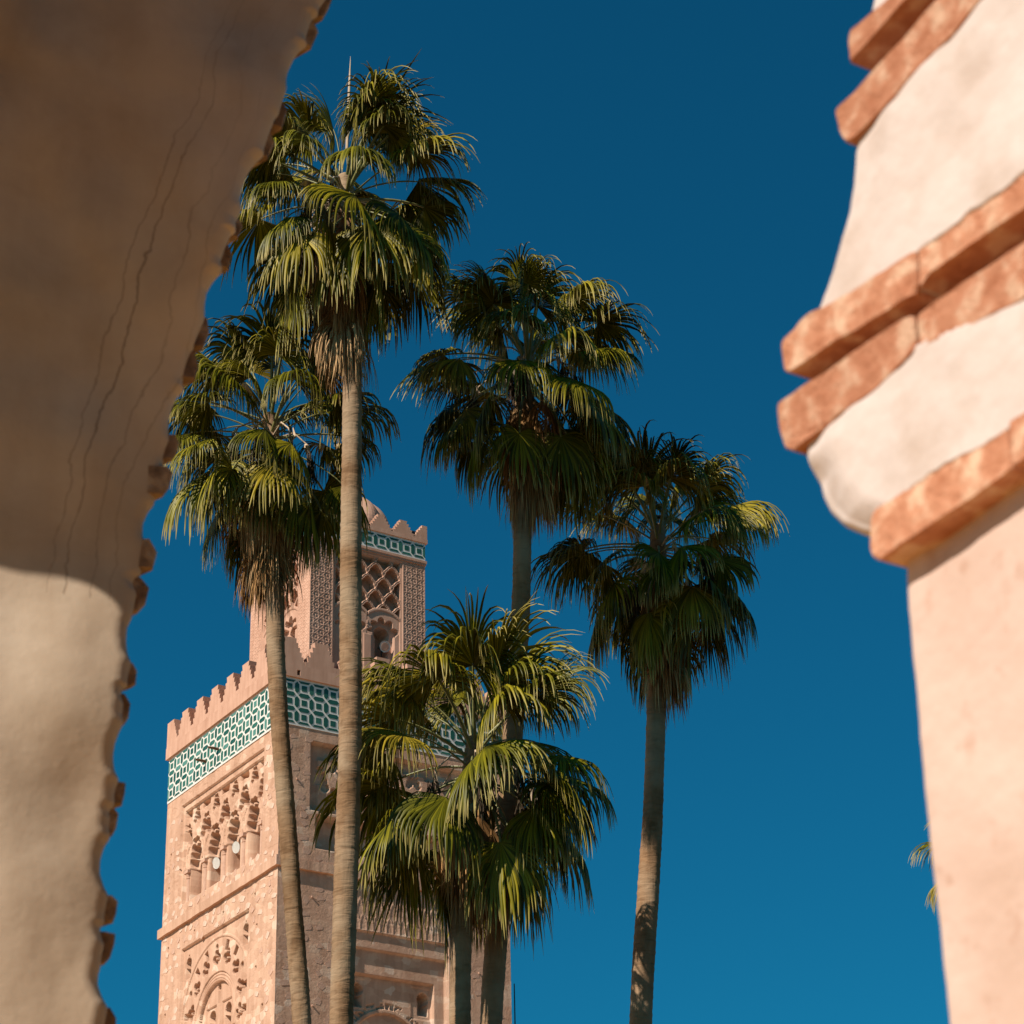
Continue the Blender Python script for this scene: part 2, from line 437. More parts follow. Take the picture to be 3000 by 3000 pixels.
def rubble(S_, Z_, seed, amp=1.0):
    e, i = voro(S_+.22*(fbm(S_*2.5, Z_*2.5, seed)-.5), Z_*1.35+.22*(fbm(S_*2.5+9, Z_*2.5, seed)-.5), .46, seed)
    patch = sstep(.52, .57, fbm(S_*.6, Z_*.6, seed+3, 4))            # where the old render still covers the stones
    bare = 1-patch
    vis = sstep(.35, .6, fbm(S_*1.1+4, Z_*1.1, seed+6))             # joints only open here and there
    chip = sstep(.60, .66, fbm(S_*1.6, Z_*2.2, seed+8, 4))
    h = bare*(-.010*(1-sstep(.0, .06, e))*vis+.014*(i-.5)-.008)+.016*(fbm(S_*2.2, Z_*2.8, seed+5, 4)-.5)-.014*chip*patch
    st = np.where(patch > .5, .40+.12*(i-.5), .15+i*.85)
    return -h*amp, st                                                # depth: positive is inward

def upper_panel(S_, Z_, D, mirror=False):
    fr = rect(S_, Z_, 1.77, 11.03, 40.55, 45.95); D = np.where(fr, D*.5+.12, D)
    inn = rect(S_, Z_, 2.03, 10.77, 40.58, 45.60)
    back = np.full(S_.shape, .72)
    p = 2.13; c0 = 6.4
    # interlaced lobed arches above the capitals: solid web pierced by club-shaped openings in three tiers
    xs = (S_-c0)/p; ph = xs-np.floor(xs)                            # 0 at a column
    x = (ph-.5)*p                                                    # 0 at a bay centre
    xb = (np.mod(xs+.5, 1)-.5)*p                                     # 0 at a column
    wob = .03*(fbm(S_*3.1, Z_*3.1, 63)-.5)
    def club(xr, z, k, legs):
        xr = np.abs(xr)/k+wob; z = z/k+wob
        h = np.hypot(xr-.15, z-.52)-.135
        for cx, cz, r in ((.25, .20, .20), (.34, -.10, .20), (.43, -.42, .22)): h = np.minimum(h, np.hypot(xr-cx, z-cz)-r)
        h = np.minimum(h, np.maximum(xr-.22, np.abs(z+.10)-.35))
        if legs: h = np.minimum(h, np.maximum(xr-.56, np.abs(z+.86)-.46))
        else: h = np.maximum(h, -np.maximum(xr-.10, z+.28))
        return h*k
    sd = np.minimum(np.minimum(club(x, Z_-43.12, 1.12, True), club(xb, Z_-44.22, .95, False)), club(x, Z_-45.06, .62, False))
    sd = np.minimum(sd, np.maximum(np.abs(xb)-.42, np.abs(Z_-45.36-wob*2)-.14))
    cut = sstep(.028, -.028, sd)
    bar = (sd > 0) & (Z_ > 42.3)
    rim = np.abs(np.hypot(x*.95, Z_-42.9)-1.0) < .05                 # raised moulding that follows each arch
    Di = (.20+.08*fbm(S_*4, Z_*4, 61)-.05*rim)*(1-cut)+back*cut
    # deep arched openings low in the bays, jambs between them
    low = Z_ < 42.35
    so = np.maximum(np.abs(x)-.62, np.abs(Z_-41.3)-1.2)
    co = sstep(.028, -.028, so)
    Dl = .30*(1-co)+1.6*co
    Di = np.where(low, Dl, Di)
    # the arch over each opening is cut right through
    ar = sstep(.028, -.028, np.maximum(np.hypot(x, Z_-42.3)-.46, 42.2-Z_))
    Di = np.where(low, Di, Di*(1-ar)+1.6*ar)
    return np.where(inn, Di, D)

def left_wall(S_, Z_):
    D, st = rubble(S_, Z_, 11, 1.15)
    D = upper_panel(S_, Z_, D)
    # lower recessed panel with the big rayed arch
    pn = rect(S_, Z_, 2.95, 10.35, 20, 38.15)
    D = np.where(pn, .15+.35*D, D)
    c, zc = 6.60, 34.05
    r = np.hypot(S_-c, Z_-zc); th = np.arctan2(Z_-zc, S_-c)
    D = np.where(pn & (r < 3.78) & (r > 3.66), D-.05, D)
    nseg = 18
    k = (th+math.pi)/(2*math.pi)*nseg*1.0; kf = k-np.floor(k)-.5
    a = kf/nseg*2*math.pi*r; odd = np.mod(np.floor(k), 3) == 1
    sd = np.where(odd, np.hypot(a, r-3.25)-.13, np.maximum(np.abs(a)-.15, np.abs(r-3.24)-.24))
    for dr, da, rad in ((2.92, 0, .19), (2.68, .24, .17), (2.68, -.24, .17), (2.46, .02, .13)):
        k2 = (th+math.pi)/(2*math.pi)*14; a2 = (k2-np.floor(k2)-.5)/14*2*math.pi*r
        sd = np.minimum(sd, np.hypot(a2-da, r-dr)-rad)
    cut = sstep(.028, -.028, sd+.03*(fbm(S_*3, Z_*3, 66)-.5))*(pn & (r > 2.33) & (Z_ > 32.2))
    D = D*(1-cut)+.62*cut
    ci = 6.62; rin = np.hypot(S_-ci, Z_-33.75)
    arch_in = pn & (((rin < 2.28) & (Z_ > 33.3)) | ((np.abs(S_-ci) < 2.2) & (Z_ <= 33.3)))
    ring = arch_in & (rin > 1.86) & (Z_ > 33.0)
    D = np.where(arch_in, .38, D); D = np.where(ring, .20+.02*np.sin(rin*40), D)
    ins = arch_in & ~ring
    for cc in (7.45, 5.75):
        fr = rect(S_, Z_, cc-.55, cc+.55, 31, 34.55); D = np.where(ins & fr, .46, D)
        D = np.where(keyhole(S_, Z_, cc, 31, 33.8, .30, .33), 1.2, D)
    D = np.where(ins & rect(S_, Z_, 6.5, 6.72, 34.55, 35.3), .75, D)
    D = np.where(ins & (np.hypot(S_-6.61, Z_-35.3) < .16), .75, D)
    for cc in (9.72, 3.5):
        D = np.where(keyhole(S_, Z_, cc, 36.55, 37.1, .27, .29) | rect(S_, Z_, cc-.06, cc+.06, 37.3, 37.75), 1.1, D)
    for (hs, hz) in ((12.2, 41.83), (2.33, 38.63), (5.74, 38.72), (8.93, 38.68), (11.93, 38.6), (2.06, 37.06), (2.08, 35.01), (12.1, 43.6), (1.2, 43.2), (12.0, 35.2), (1.3, 33)):
        D = np.where(rect(S_, Z_, hs-.08, hs+.08, hz-.11, hz+.11), .3, D)
    edge = np.minimum(S_, W-S_); D = np.where(edge < .03, 0.0, D)
    return D, st
def right_wall(S_, Z_):
    D, st = rubble(S_, Z_, 23, .5)
    U = upper_panel(S_, Z_, D)
    net = (U < .31) & (U > .15) & rect(S_, Z_, 2.12, 10.65, 42.4, 45.4)
    D = np.where(rect(S_, Z_, 1.67, 11.13, 42.47, 46.0), .38, D)
    D = np.where(net, .2, D)
    D = np.where(rect(S_, Z_, 1.97, 10.83, 40.6, 42.27), .62, D)
    # stacked frames, each a step deeper
    sc = 6.4
    f1 = rect(S_, Z_, 3.55, 9.28, 20, 36.93); D = np.where(f1, .10+.4*D, D)
    f2 = rect(S_, Z_, 3.62, 9.18, 20, 36.12); D = np.where(f2, .21+.6*D, D)
    f3 = rect(S_, Z_, 4.0, 8.57, 20, 34.93); D = np.where(f3, .34+.6*D, D)
    # raised fish-scale lines above the frames
    sp = rect(S_, Z_, 3.7, 9.1, 37.02, 39.2)
    x = (S_-sc)/.36; t = (Z_-37.0)/.72; k = np.floor(t); f = t-k
    xx = x-.5*np.mod(k, 2); xx = np.abs(xx-np.round(xx))
    ln = np.abs(xx-.5*np.sqrt(np.clip(1-f**2*.98, 0, 1))) < .09
    D = np.where(sp, .022+.35*D, D); D = np.where(sp & ln, -.004+.3*D, D)
    for cc in (8.12, 4.55):
        D = np.where(f3 & rect(S_, Z_, cc-.62, cc+.42, 33.2, 34.75), D+.03, D)
        D = np.where(keyhole(S_, Z_, cc, 33.42, 33.98, .26, .30) | rect(S_, Z_, cc-.07, cc+.07, 34.3, 34.55), 1.2, D)
    ra = np.hypot(S_-6.15, Z_-31.3)
    D = np.where(ra < 2.15, D-.05, D); D = np.where(ra < 1.95, .62, D)
    vs = np.abs(np.mod(np.arctan2(Z_-31.3, S_-6.15)*9, 1)-.5)
    D = np.where((ra > 2.15) & (ra < 2.45) & f3, D+.07*(vs > .12)*(fbm(S_*3, Z_*3, 5) > .42), D)
    edge = np.minimum(S_, W-S_); D = np.where(edge < .03, 0.0, D)
    return D, st
height('wall', 'L', 0, W, 30.2, ZB, .0264, left_wall, M['rubble'], mina)
height('wall', 'R', 0, W, 30.2, ZB, .04, right_wall, M['rubble'], mina)
b = MB()
b.box((X0+.001, Y0+.001, GZ), (X0+W-.001, Y0+W-.001, 30.2))
b.box((X0+2.0, Y0+2.0, 30.201), (X0+W-.001, Y0+W-.001, ZB))
b.box((X0+.03, Y0+.03, ZB), (X0+W-.03, Y0+W-.03, 49.0))
b.obj('inner_core', M['pink'], mina)
# carved columns between the openings of the upper panel
def column(face, s, zb, zt, d, rad, name='column'):
    c = FP(face, s, 0, -d)
    m_ = MB()
    m_.lathe((c[0], c[1], 0), [(rad*1.3, zb), (rad*1.3, zb+.1), (rad, zb+.14), (rad*.92, zt-.45), (rad*1.15, zt-.40), (rad*.95, zt-.36), (rad*1.35, zt-.16)], 12)
    q = rad*1.55
    m_.box((c[0]-q, c[1]-q, zt-.16), (c[0]+q, c[1]+q, zt))
    return m_.obj(name, M['pale_stone_b'], mina)
for k in range(-2, 3):
    column('L', 6.4+2.13*k+(.18 if k == -2 else -.18 if k == 2 else 0), 40.58, 42.35, .34, .145)
# rough string course round the shaft
def ledge_run(face):
    n = 160; s = np.linspace(-.20 if face == 'L' else 0.0, W+.20, n)
    o = .17+.035*(fbm(s*2.2, s*0, 3 if face == 'L' else 4)-.5); zb = ZL+.05*(fbm(s*1.7, s*0+5, 8)-.5); zt = zb*0+39.90
    if face == 'L': s = np.clip(s, 0, None)
    ring = [FP(face, s, zb, -.1), FP(face, s, zb, o), FP(face, s, zt-.04, o+.01), FP(face, s, zt, -.1)]
    V = np.concatenate(ring); F = []
    for j in range(3):
        for i in range(n-1):
            q = (j*n+i, j*n+i+1, (j+1)*n+i+1, (j+1)*n+i); F.append(q if face == 'R' else q[::-1])
    F.append((0, n, 2*n, 3*n)); F.append((n-1, 4*n-1, 3*n-1, 2*n-1))
    mesh('string_course', V, F, M['rubble'], mina, attr={'stone': np.tile(fbm(s*3, s*0, 9), 4)})
ledge_run('L'); ledge_run('R')
b = MB(); b.box((X0-.171, Y0-.171, ZL+.004), (X0-.001, Y0-.001, 39.894)); b.obj('corner_stone', M['pale_stone_b'], mina)

# individual pale stones proud of the wall
def stone_proto(seed, mat, face):
    r_ = np.random.default_rng(seed); n = 9
    an = np.sort(r_.uniform(0, 2*math.pi, n)); rad = r_.uniform(.75, 1.1, n)
    P = np.stack([np.cos(an)*rad*.25, np.sin(an)*rad*.19], 1)
    pts = FP(face, P[:, 0], P[:, 1], 0.0)-np.array([X0, Y0, 0])
    inn = FP(face, P[:, 0]*.95, P[:, 1]*.95, .007)-np.array([X0, Y0, 0])
    V = np.concatenate([pts-(FP(face, 0, 0, .05)-FP(face, 0, 0, 0)), inn]); F = [(i, (i+1) % n, n+(i+1) % n, n+i) for i in range(n)]+[tuple(range(n, 2*n))]
    if face == 'L': F = [f[::-1] for f in F]
    return V, F
for face, cnt in (('L', 140), ('R', 90)):
    protos = []
    for k in range(6):
        V, F = stone_proto(50+k, None, face); protos.append((V, F, M['pale_stone'] if k % 3 and face == 'L' else M['pale_stone_b']))
    meshes = []
    r_ = random.Random(5 if face == 'L' else 6); placed = []
    tries = 0
    while len(placed) < cnt and tries < 4000:
        tries += 1
        u = r_.random()
        if face == 'L':
            if u < .45: s, z = r_.uniform(.3, 12.5), r_.uniform(39.95, 40.5)
            elif u < .7: s, z = r_.uniform(.3, 12.5), r_.uniform(38.25, 39.3)
            elif u < .85: s, z = r_.uniform(.3, 2.8), r_.uniform(31, 46)
            else: s, z = r_.uniform(10.6, 12.5), r_.uniform(31, 46)
            if 1.6 < s < 11.2 and z > 40.5: continue
        else:
            s, z = (r_.uniform(.3, 1.5) if u < .3 else r_.uniform(.3, 3.4) if u < .75 else r_.uniform(9.4, 12.5)), r_.uniform(31, 46.3)
            if 1.5 < s < 11.3 and z > 40.4: continue
            if 39.2 < z < 40: continue
        if any(abs(s-a) < .5 and abs(z-b_) < .36 for a, b_ in placed): continue
        placed.append((s, z))
        i = r_.randrange(6)
        V, F, m_ = protos[i]
        p = FP(face, s, z, 0.0)
        if i >= len(meshes) or meshes[i] is None:
            while len(meshes) <= i: meshes.append(None)
            meshes[i] = mesh('stone', V+p, F, m_, mina, origin=p)
        else:
            sc = r_.uniform(.7, 1.25)
            share(meshes[i], mina, p, scale=(1, sc, r_.uniform(.75, 1.2)) if face == 'L' else (sc, 1, r_.uniform(.75, 1.2)))

# glazed tile bands: white ground, every green tile its own piece
def hexa(w, h, vert=True, ch=.5):
    if vert: c = w*ch; return [(-w/2, -h/2+c), (0, -h/2), (w/2, -h/2+c), (w/2, h/2-c), (0, h/2), (-w/2, h/2-c)]
    return [(b_, a) for a, b_ in hexa(h, w, True, ch)][::-1]
def tile_band(face, width, z0, z1, off, s_first, n, rows, q, zr0, pitch):
    V = []
    bb = MB()
    a = FP(face, 0, z0, .03, off); e = FP(face, width, z1, 0.0, off)
    bb.box(tuple(np.minimum(a, e)), tuple(np.maximum(a, e)))
    bb.obj('tile_ground', M['white_tile'], mina)
    protos = {}
    mats = [M['tile_a'], M['tile_b'], M['tile_c']]
    r_ = random.Random(int(width*10)+(1 if face == 'L' else 2))
    def put(kind, poly, s, z):
        k = r_.choice((0, 0, 1, 1, 2) if face == 'L' else (0, 1, 1, 1))  # sunlit face gets lighter tiles, right face deeper ones: lighting put into colour
        p = FP(face, s, z, 0.0, off)
        if (kind, k) not in protos:
            pts = [FP(face, s+x, z+y, .044, off) for x, y in poly]
            if face == 'L': pts = pts[::-1]
            mb = MB(); mb.prism(pts, FP(face, 0, 0, 0.025)-FP(face, 0, 0, .044))
            protos[(kind, k)] = mb.obj('square_tile' if kind == 'sq' else 'hexagon_tile', mats[k], mina, origin=p)
        else: share(protos[(kind, k)], mina, p)
    sq = pitch*.178; hv = hexa(pitch*.29, q*.80, True); hh = hexa(pitch*.80, q*.29, False)
    topz = [(x, y) for x, y in hh if y < .001]; botz = [(x, y) for x, y in hh if y > -.001]
    top = [(-pitch*.40, 0), (-pitch*.26, -q*.145), (pitch*.26, -q*.145), (pitch*.40, 0)]
    bot = [(x, -y) for x, y in top][::-1]
    for j in range(rows):
        z = zr0-j*q
        for i in range(n):
            s = s_first+i*pitch
            put('sq', [(-sq, -sq), (sq, -sq), (sq, sq), (-sq, sq)], s, z)
            if i < n-1: put('hv', hv, s+pitch/2, z)
            if j < rows-1: put('hh', hh, s, z-q/2)
        put('hl', [(0, -q*.43), (pitch*.165, -q*.27), (pitch*.165, q*.27), (0, q*.43)][::1], s_first-pitch/2+.02, z)
        put('hr', [(0, -q*.43), (0, q*.43), (-pitch*.165, q*.27), (-pitch*.165, -q*.27)][::1], s_first+(n-.5)*pitch-.02, z)
    for i in range(n):
        s = s_first+i*pitch
        put('tp', top[::1] if True else top, s, zr0+q/2-.02)
        put('bt', bot, s, zr0-(rows-.5)*q+.02)
tile_band('L', W, ZB, ZT, 0, .40, 16, 3, .755, 47.86+.755, .80)
tile_band('R', W, ZB, ZT, 0, .40, 16, 3, .755, 47.86+.755, .80)
tile_band('L', LW, LB, LT, LO, .3787, 9, 1, .80, 59.40, .7573)
tile_band('R', LW, LB, LT, LO, .3787, 9, 1, .80, 59.40, .7573)
b = MB()
b.box((X0+LO+.03, Y0+LO+.03, LB), (X0+LO+LW-.03, Y0+LO+LW-.03, LT)); b.obj('band_core', M['pink'], mina)

# parapet and stepped merlons
def parapet(off, width, z0, z1, pr, slot=False):
    x0 = X0+off-pr; y0 = Y0+off-pr; x1 = X0+off+width+pr; y1 = Y0+off+width+pr; t = .45
    m_ = MB()
    m_.box((x0, y0+t, z0), (x0+t, y1-t, z1)); m_.box((x1-t, y0+t, z0), (x1, y1-t, z1)); m_.box((x0, y1-t, z0), (x1, y1, z1))
    if slot:
        a = X0+.72; c = X0+.90
        m_.box((x0, y0, z0), (a, y0+t, z1)); m_.box((c, y0, z0), (x1, y0+t, z1))
        m_.box((a, y0, z0), (c, y0+t, z1-.52)); m_.box((a, y0, z1-.24), (c, y0+t, z1)); m_.box((a, y0+.28, z1-.52), (c, y0+t-.001, z1-.24))
    else: m_.box((x0, y0, z0), (x1, y0+t, z1))
    m_.obj('parapet', M['pink'], mina)
parapet(0, W, ZT+.002, 49.74, .16, True)
parapet(LO, LW, LT+.002, 60.15, .11)
b = MB(); b.box((X0+.29, Y0+.29, 49.0), (X0+W-.29, Y0+W-.29, 49.35)); b.obj('terrace', M['pink'], mina)
b = MB(); b.box((X0+LO+.3, Y0+LO+.3, LT+.001), (X0+LO+LW-.3, Y0+LO+LW-.3, 60.02)); b.obj('roof_slab', M['pink'], mina)
def merlon_poly(hw, tw, z0, z1, steps, left=True, right=True):
    """stepped outline; each step is slightly undercut like carved teeth"""
    h = (z1-z0)/steps; R_ = []
    for k in range(steps):
        w = hw-(hw-tw)*k/(steps-1)
        R_.append((w-.03*(hw-tw)*2*(k > 0), z0+k*h)); R_.append((w+.02, z0+k*h+h*(.96 if k < steps-1 else 1.0)))
    pass
    L_ = [(-x, z) for x, z in R_][::-1]
    if not right: R_ = [(tw*.9, z0), (tw*.9, z1)]
    if not left: L_ = [(-tw*.9, z1), (-tw*.9, z0)]
    return R_+L_
def merlons(off, width, z0, z1, pr, pitch, first, n, hw, tw, steps, thick):
    base = merlon_poly(hw, tw, z0, z1, steps)
    proto = {}
    for face in ('L', 'R'):
        for back in (0, 1):
            for i in range(n):
                s = first+i*pitch
                out = pr if not back else -(width-thick+pr)
                p = FP(face, s, z0, out, off)
                if (face) not in proto:
                    pts = [FP(face, s+x, z, out, off) for x, z in base]
                    if face == 'L': pts = pts[::-1]
                    mb = MB(); mb.prism(pts, FP(face, 0, 0, 0)-FP(face, 0, 0, thick)); proto[face] = mb.obj('merlon', M['pink'], mina, origin=p)
                else: share(proto[face], mina, p)
merlons(0, W, 49.742, 51.16, .15, 1.745, 2.035, 6, .86, .36, 5, .42)
merlons(LO, LW, 60.152, 60.95, .10, 1.363, 1.363, 4, .62, .20, 5, .38)
def corner_merlons(off, width, z0, z1, pr, w0, w1, steps):
    for cx in (0, 1):
        for cy in (0, 1):
            m_ = MB(); h = (z1-z0)/steps
            for k in range(steps):
                w = w0-(w0-w1)*k/(steps-1)
                xa, ya = X0+off-pr+.01, Y0+off-pr+.01; xb, yb = X0+off+width+pr-.01, Y0+off+width+pr-.01
                bx = (xa, xa+w) if not cx else (xb-w, xb); by = (ya, ya+w) if not cy else (yb-w, yb)
                m_.box((bx[0], by[0], z0+k*h), (bx[1], by[1], z0+(k+1)*h-.001))
            m_.obj('corner_merlon', M['pink'], mina)
corner_merlons(0, W, 49.742, 51.16, .15, 1.30, .80, 6)
corner_merlons(LO, LW, 60.152, 60.95, .10, .78, .32, 5)
for (px, py, side) in ((603, 2231, 'L'), (640, 2195, 'L')):
    p = on_plane(px, py, (1, 0, 0), X0-.03)
    m_ = MB(); m_.tube([p+(.1, 0, 0), p+(-.30, .0, .01), p+(-.58, 0, .0)], [.075, .07, .05], 6); m_.obj('wooden_peg', M['wood'], mina)
for (s, z) in ((1.82, 38.16), (8.11, 35.28), (1.94, 32.96), (10.98, 35.78), (2.6, 45.2), (.9, 43.9), (.7, 41.0)):
    p = FP('R', s, z, 0); dd = .34 if s == 8.11 else .0
    m_ = MB(); m_.tube([p+(0, .1+dd, 0), p+(0, dd-.07, .0)], [.06, .045], 6); m_.obj('putlog_stub', M['pale_stone_b'], mina)

# lantern
def star_relief(S_, Z_, w):
    p = .60; x = S_-w/2; zz = Z_
    D = np.full(S_.shape, .02)
    inner = (np.abs(x) < w/2-.07)
    for ox, oz in ((0, 0), (.5, .5)):
        a = np.mod(x/p+ox+.0, 1)-.5; c = np.mod(zz/p+oz, 1)-.5
        a *= p; c *= p
        st = np.minimum(np.maximum(np.abs(a), np.abs(c)), (np.abs(a)+np.abs(c))/math.sqrt(2))
        D = np.where(np.abs(st-.155) < .026, 0.0, D)
        D = np.where(np.hypot(a, c) < .05, .0, D)
    dg = np.minimum(np.abs(np.mod((x+zz)/p*1.0, 1)-.5), np.abs(np.mod((x-zz)/p, 1)-.5))*p
    D = np.where((dg > p*.5-.022), 0.0, D)
    return np.where(inner, D, 0.0)
def lantern_wall(S_, Z_):
    D = np.zeros(S_.shape)
    sw = 1.33
    l = S_ < sw; rgt = S_ > LW-sw
    D = np.where(l & (Z_ > 51.2), star_relief(S_, Z_, sw), D)
    D = np.where(rgt & (Z_ > 51.2), star_relief(S_-(LW-sw), Z_, sw), D)
    fr = rect(S_, Z_, sw+.04, LW-sw-.04, 50.9, 58.52); D = np.where(fr, .05, D)
    rc = rect(S_, Z_, sw+.16, LW-sw-.16, 51.0, 58.42)
    c = LW/2
    back = .52
    Di = np.full(S_.shape, back)
    p = .965; th = .76
    x = (S_-c)/p; t = (Z_-55.10)/th
    k = np.floor(t); f = t-k; xs = x-.5*np.mod(k, 2); xs = xs-np.round(xs)
    X = np.abs(xs)*p; Y = f*th
    cur = [((.5*(1-(i/12)**2.2))*p+.035*abs(math.sin(3*math.pi*i/12))*(1 if i < 12 else 0), i/12*th) for i in range(13)]
    d = polydist(X, Y, cur)
    bar = (d < .085); grv = np.abs(d-.0) < .02
    cb = sstep(.070, .100, d); Di = .06*(1-cb)+back*cb; Di = np.where(bar & grv, .10, Di)
    # two lobed arches with keyhole windows below the net
    for cc in (c-.96, c+.96):
        zc = 54.15
        rr = np.hypot(S_-cc, Z_-zc)
        bay = np.abs(S_-cc) < .96
        head = bay & ((rr < 1.46) | (Z_ < zc))& (Z_ < zc+1.42)
        ring = bay & (rr > 1.30) & (rr < 1.46) & (Z_ > zc)
        lb = lobed(S_, Z_, cc, zc, .66, .27, 4.5)
        Di = np.where(head, .10, Di); Di = np.where(ring, .05, Di)
        Di = np.where(head & lb, .36, Di)
        Di = np.where(keyhole(S_, Z_, cc, 52.55, 53.85, .38, .44), 1.3, Di)
        Di = np.where(bay & rect(S_, Z_, cc-.58, cc+.58, 50.9, 52.45), .14, Di)
    Di = np.where((np.abs(S_-c) < .21) & (Z_ < 53.95), .06, Di)
    D = np.where(rc, Di, D)
    edge = np.minimum(S_, LW-S_); D = np.where(edge < .03, 0.0, D)
    return D
height('lantern_wall', 'L', 0, LW, 49.3, LB, .026, lantern_wall, M['pink'], mina, LO)
height('lantern_wall', 'R', 0, LW, 49.3, LB, .026, lantern_wall, M['pink'], mina, LO)
b = MB(); b.box((X0+LO+1.4, Y0+LO+1.4, 49.3), (X0+LO+LW-.001, Y0+LO+LW-.001, LB-.001)); b.obj('lantern_core', M['pink'], mina)
b = MB()
for (o1, z0, z1) in ((.05, 58.62, 58.74), (.08, 58.74, 58.884)):
    b.box((X0+LO-o1, Y0+LO-o1, z0), (X0+LO+LW+o1, Y0+LO+LW+o1, z1-.001))
b.obj('cornice', M['pink'], mina)
cxm, cym = X0+W/2, Y0+W/2
b = MB()
prof = [(2.55, 59.9), (2.62, 60.5), (2.66, 61.0)]+[(2.66*math.cos(a)**.85 if a < 1.57 else .02, 61.0+2.15*math.sin(a)) for a in np.linspace(.12, 1.565, 16)]
b.lathe((cxm, cym, 0), prof, 96, 12, .075); b.obj('ribbed_dome', M['pink'], mina, smooth=False)
b = MB(); b.lathe((cxm, cym, 0), [(.16, 63.1), (.05, 63.5), (.045, 69.0), (.001, 69.3)], 10)
for zc, rr in ((64.3, .36), (65.5, .29), (66.5, .22)):
    b.lathe((cxm, cym, zc), [(rr*math.sin(a)+.001, -rr*math.cos(a)) for a in np.linspace(0, math.pi, 12)], 16)
b.obj('finial', M['copper'], mina)

# things on the minaret
def loudspeaker(p, d, r, label, shaded_throat=False):
    """round horn: flared white bell on a driver, facing along d"""
    p = np.array(p); d = np.array(d, float); d /= np.linalg.norm(d)
    o = empty('loudspeaker', p-d*.45, label, 'loudspeaker', 'horn loudspeakers in the minaret openings')
    m_ = MB(); q = [(-.40, .09), (-.25, .11), (-.12, .16), (-.03, .86), (0, 1.0)]
    pts = [p+d*a*1.0 for a, _ in q]; m_.tube(pts, [r*.25, r*.35, r*.55, r*.9, r], 20, cap=False)
    m_.tube([p-d*.012, p-d*.02], [r*.96, r*.96], 24); m_.obj('horn_bell', M['white_paint'], o)
    if shaded_throat:
        m_ = MB(); m_.tube([p-d*.02, p+d*.004], [r*.74, r*.66], 20); m_.obj('throat_shade', M['pale_stone_b'], o)  # flat darker disc standing in for the shade inside the horn
    m_ = MB(); m_.tube([p-d*.62, p-d*.40], [r*.38, r*.38], 12); m_.obj('driver', M['dark'], o)
    m_ = MB(); m_.tube([p-d*.5, p-d*.5+(0, 0, -.55)], [.03, .03], 6); m_.obj('bracket', M['dark'], o)
    return o
loudspeaker(on_plane(633, 2528, (1, 0, 0), X0+.52), (-1, -.2, -.25), .30, 'round white loudspeaker in the carved opening farther from the minaret corner')
loudspeaker(on_plane(691, 2482, (1, 0, 0), X0+.52), (-1, -.2, -.25), .30, 'round white loudspeaker in the carved opening nearest the minaret corner')
loudspeaker(on_plane(1128, 1894, (0, 1, 0), Y0+LO+.15), (-.1, -1, -.3), .31, 'white horn loudspeaker in the keyhole window of the domed lantern', True)
p = on_plane(1210, 1567, (0, 1, 0), Y0+LO+.12)
fl = empty('floodlight', (p[0], p[1], 60.15), 'small black floodlight between the last two lantern merlons', 'floodlight')
m_ = MB(); m_.box((p[0]-.14, p[1]-.08, 60.30), (p[0]+.14, p[1]+.10, 60.56)); m_.obj('lamp_housing', M['dark'], fl)
m_ = MB(); m_.box((p[0]-.18, p[1]-.03, 60.152), (p[0]-.15, p[1]+.03, 60.45)); m_.box((p[0]+.15, p[1]-.03, 60.152), (p[0]+.18, p[1]+.03, 60.45)); m_.box((p[0]-.149, p[1]-.03, 60.152), (p[0]+.149, p[1]+.03, 60.18)); m_.obj('yoke', M['dark'], fl)
# slim pole behind the far edge
pt = at_depth(1506.5, 2882, 128); pl = empty('pole', (pt[0], pt[1], GZ), 'thin dark pole standing beyond the right edge of the minaret', 'pole')
m_ = MB(); m_.tube([(pt[0], pt[1], GZ), (pt[0], pt[1], GZ+2.5)], [.14, .12], 8); m_.obj('pole_foot', M['dark'], pl)
m_ = MB(); m_.tube([(pt[0], pt[1], GZ+2.5), (pt[0], pt[1], pt[2]-6), (pt[0], pt[1], pt[2])], [.06, .045, .03], 8); m_.obj('shaft', M['dark'], pl)

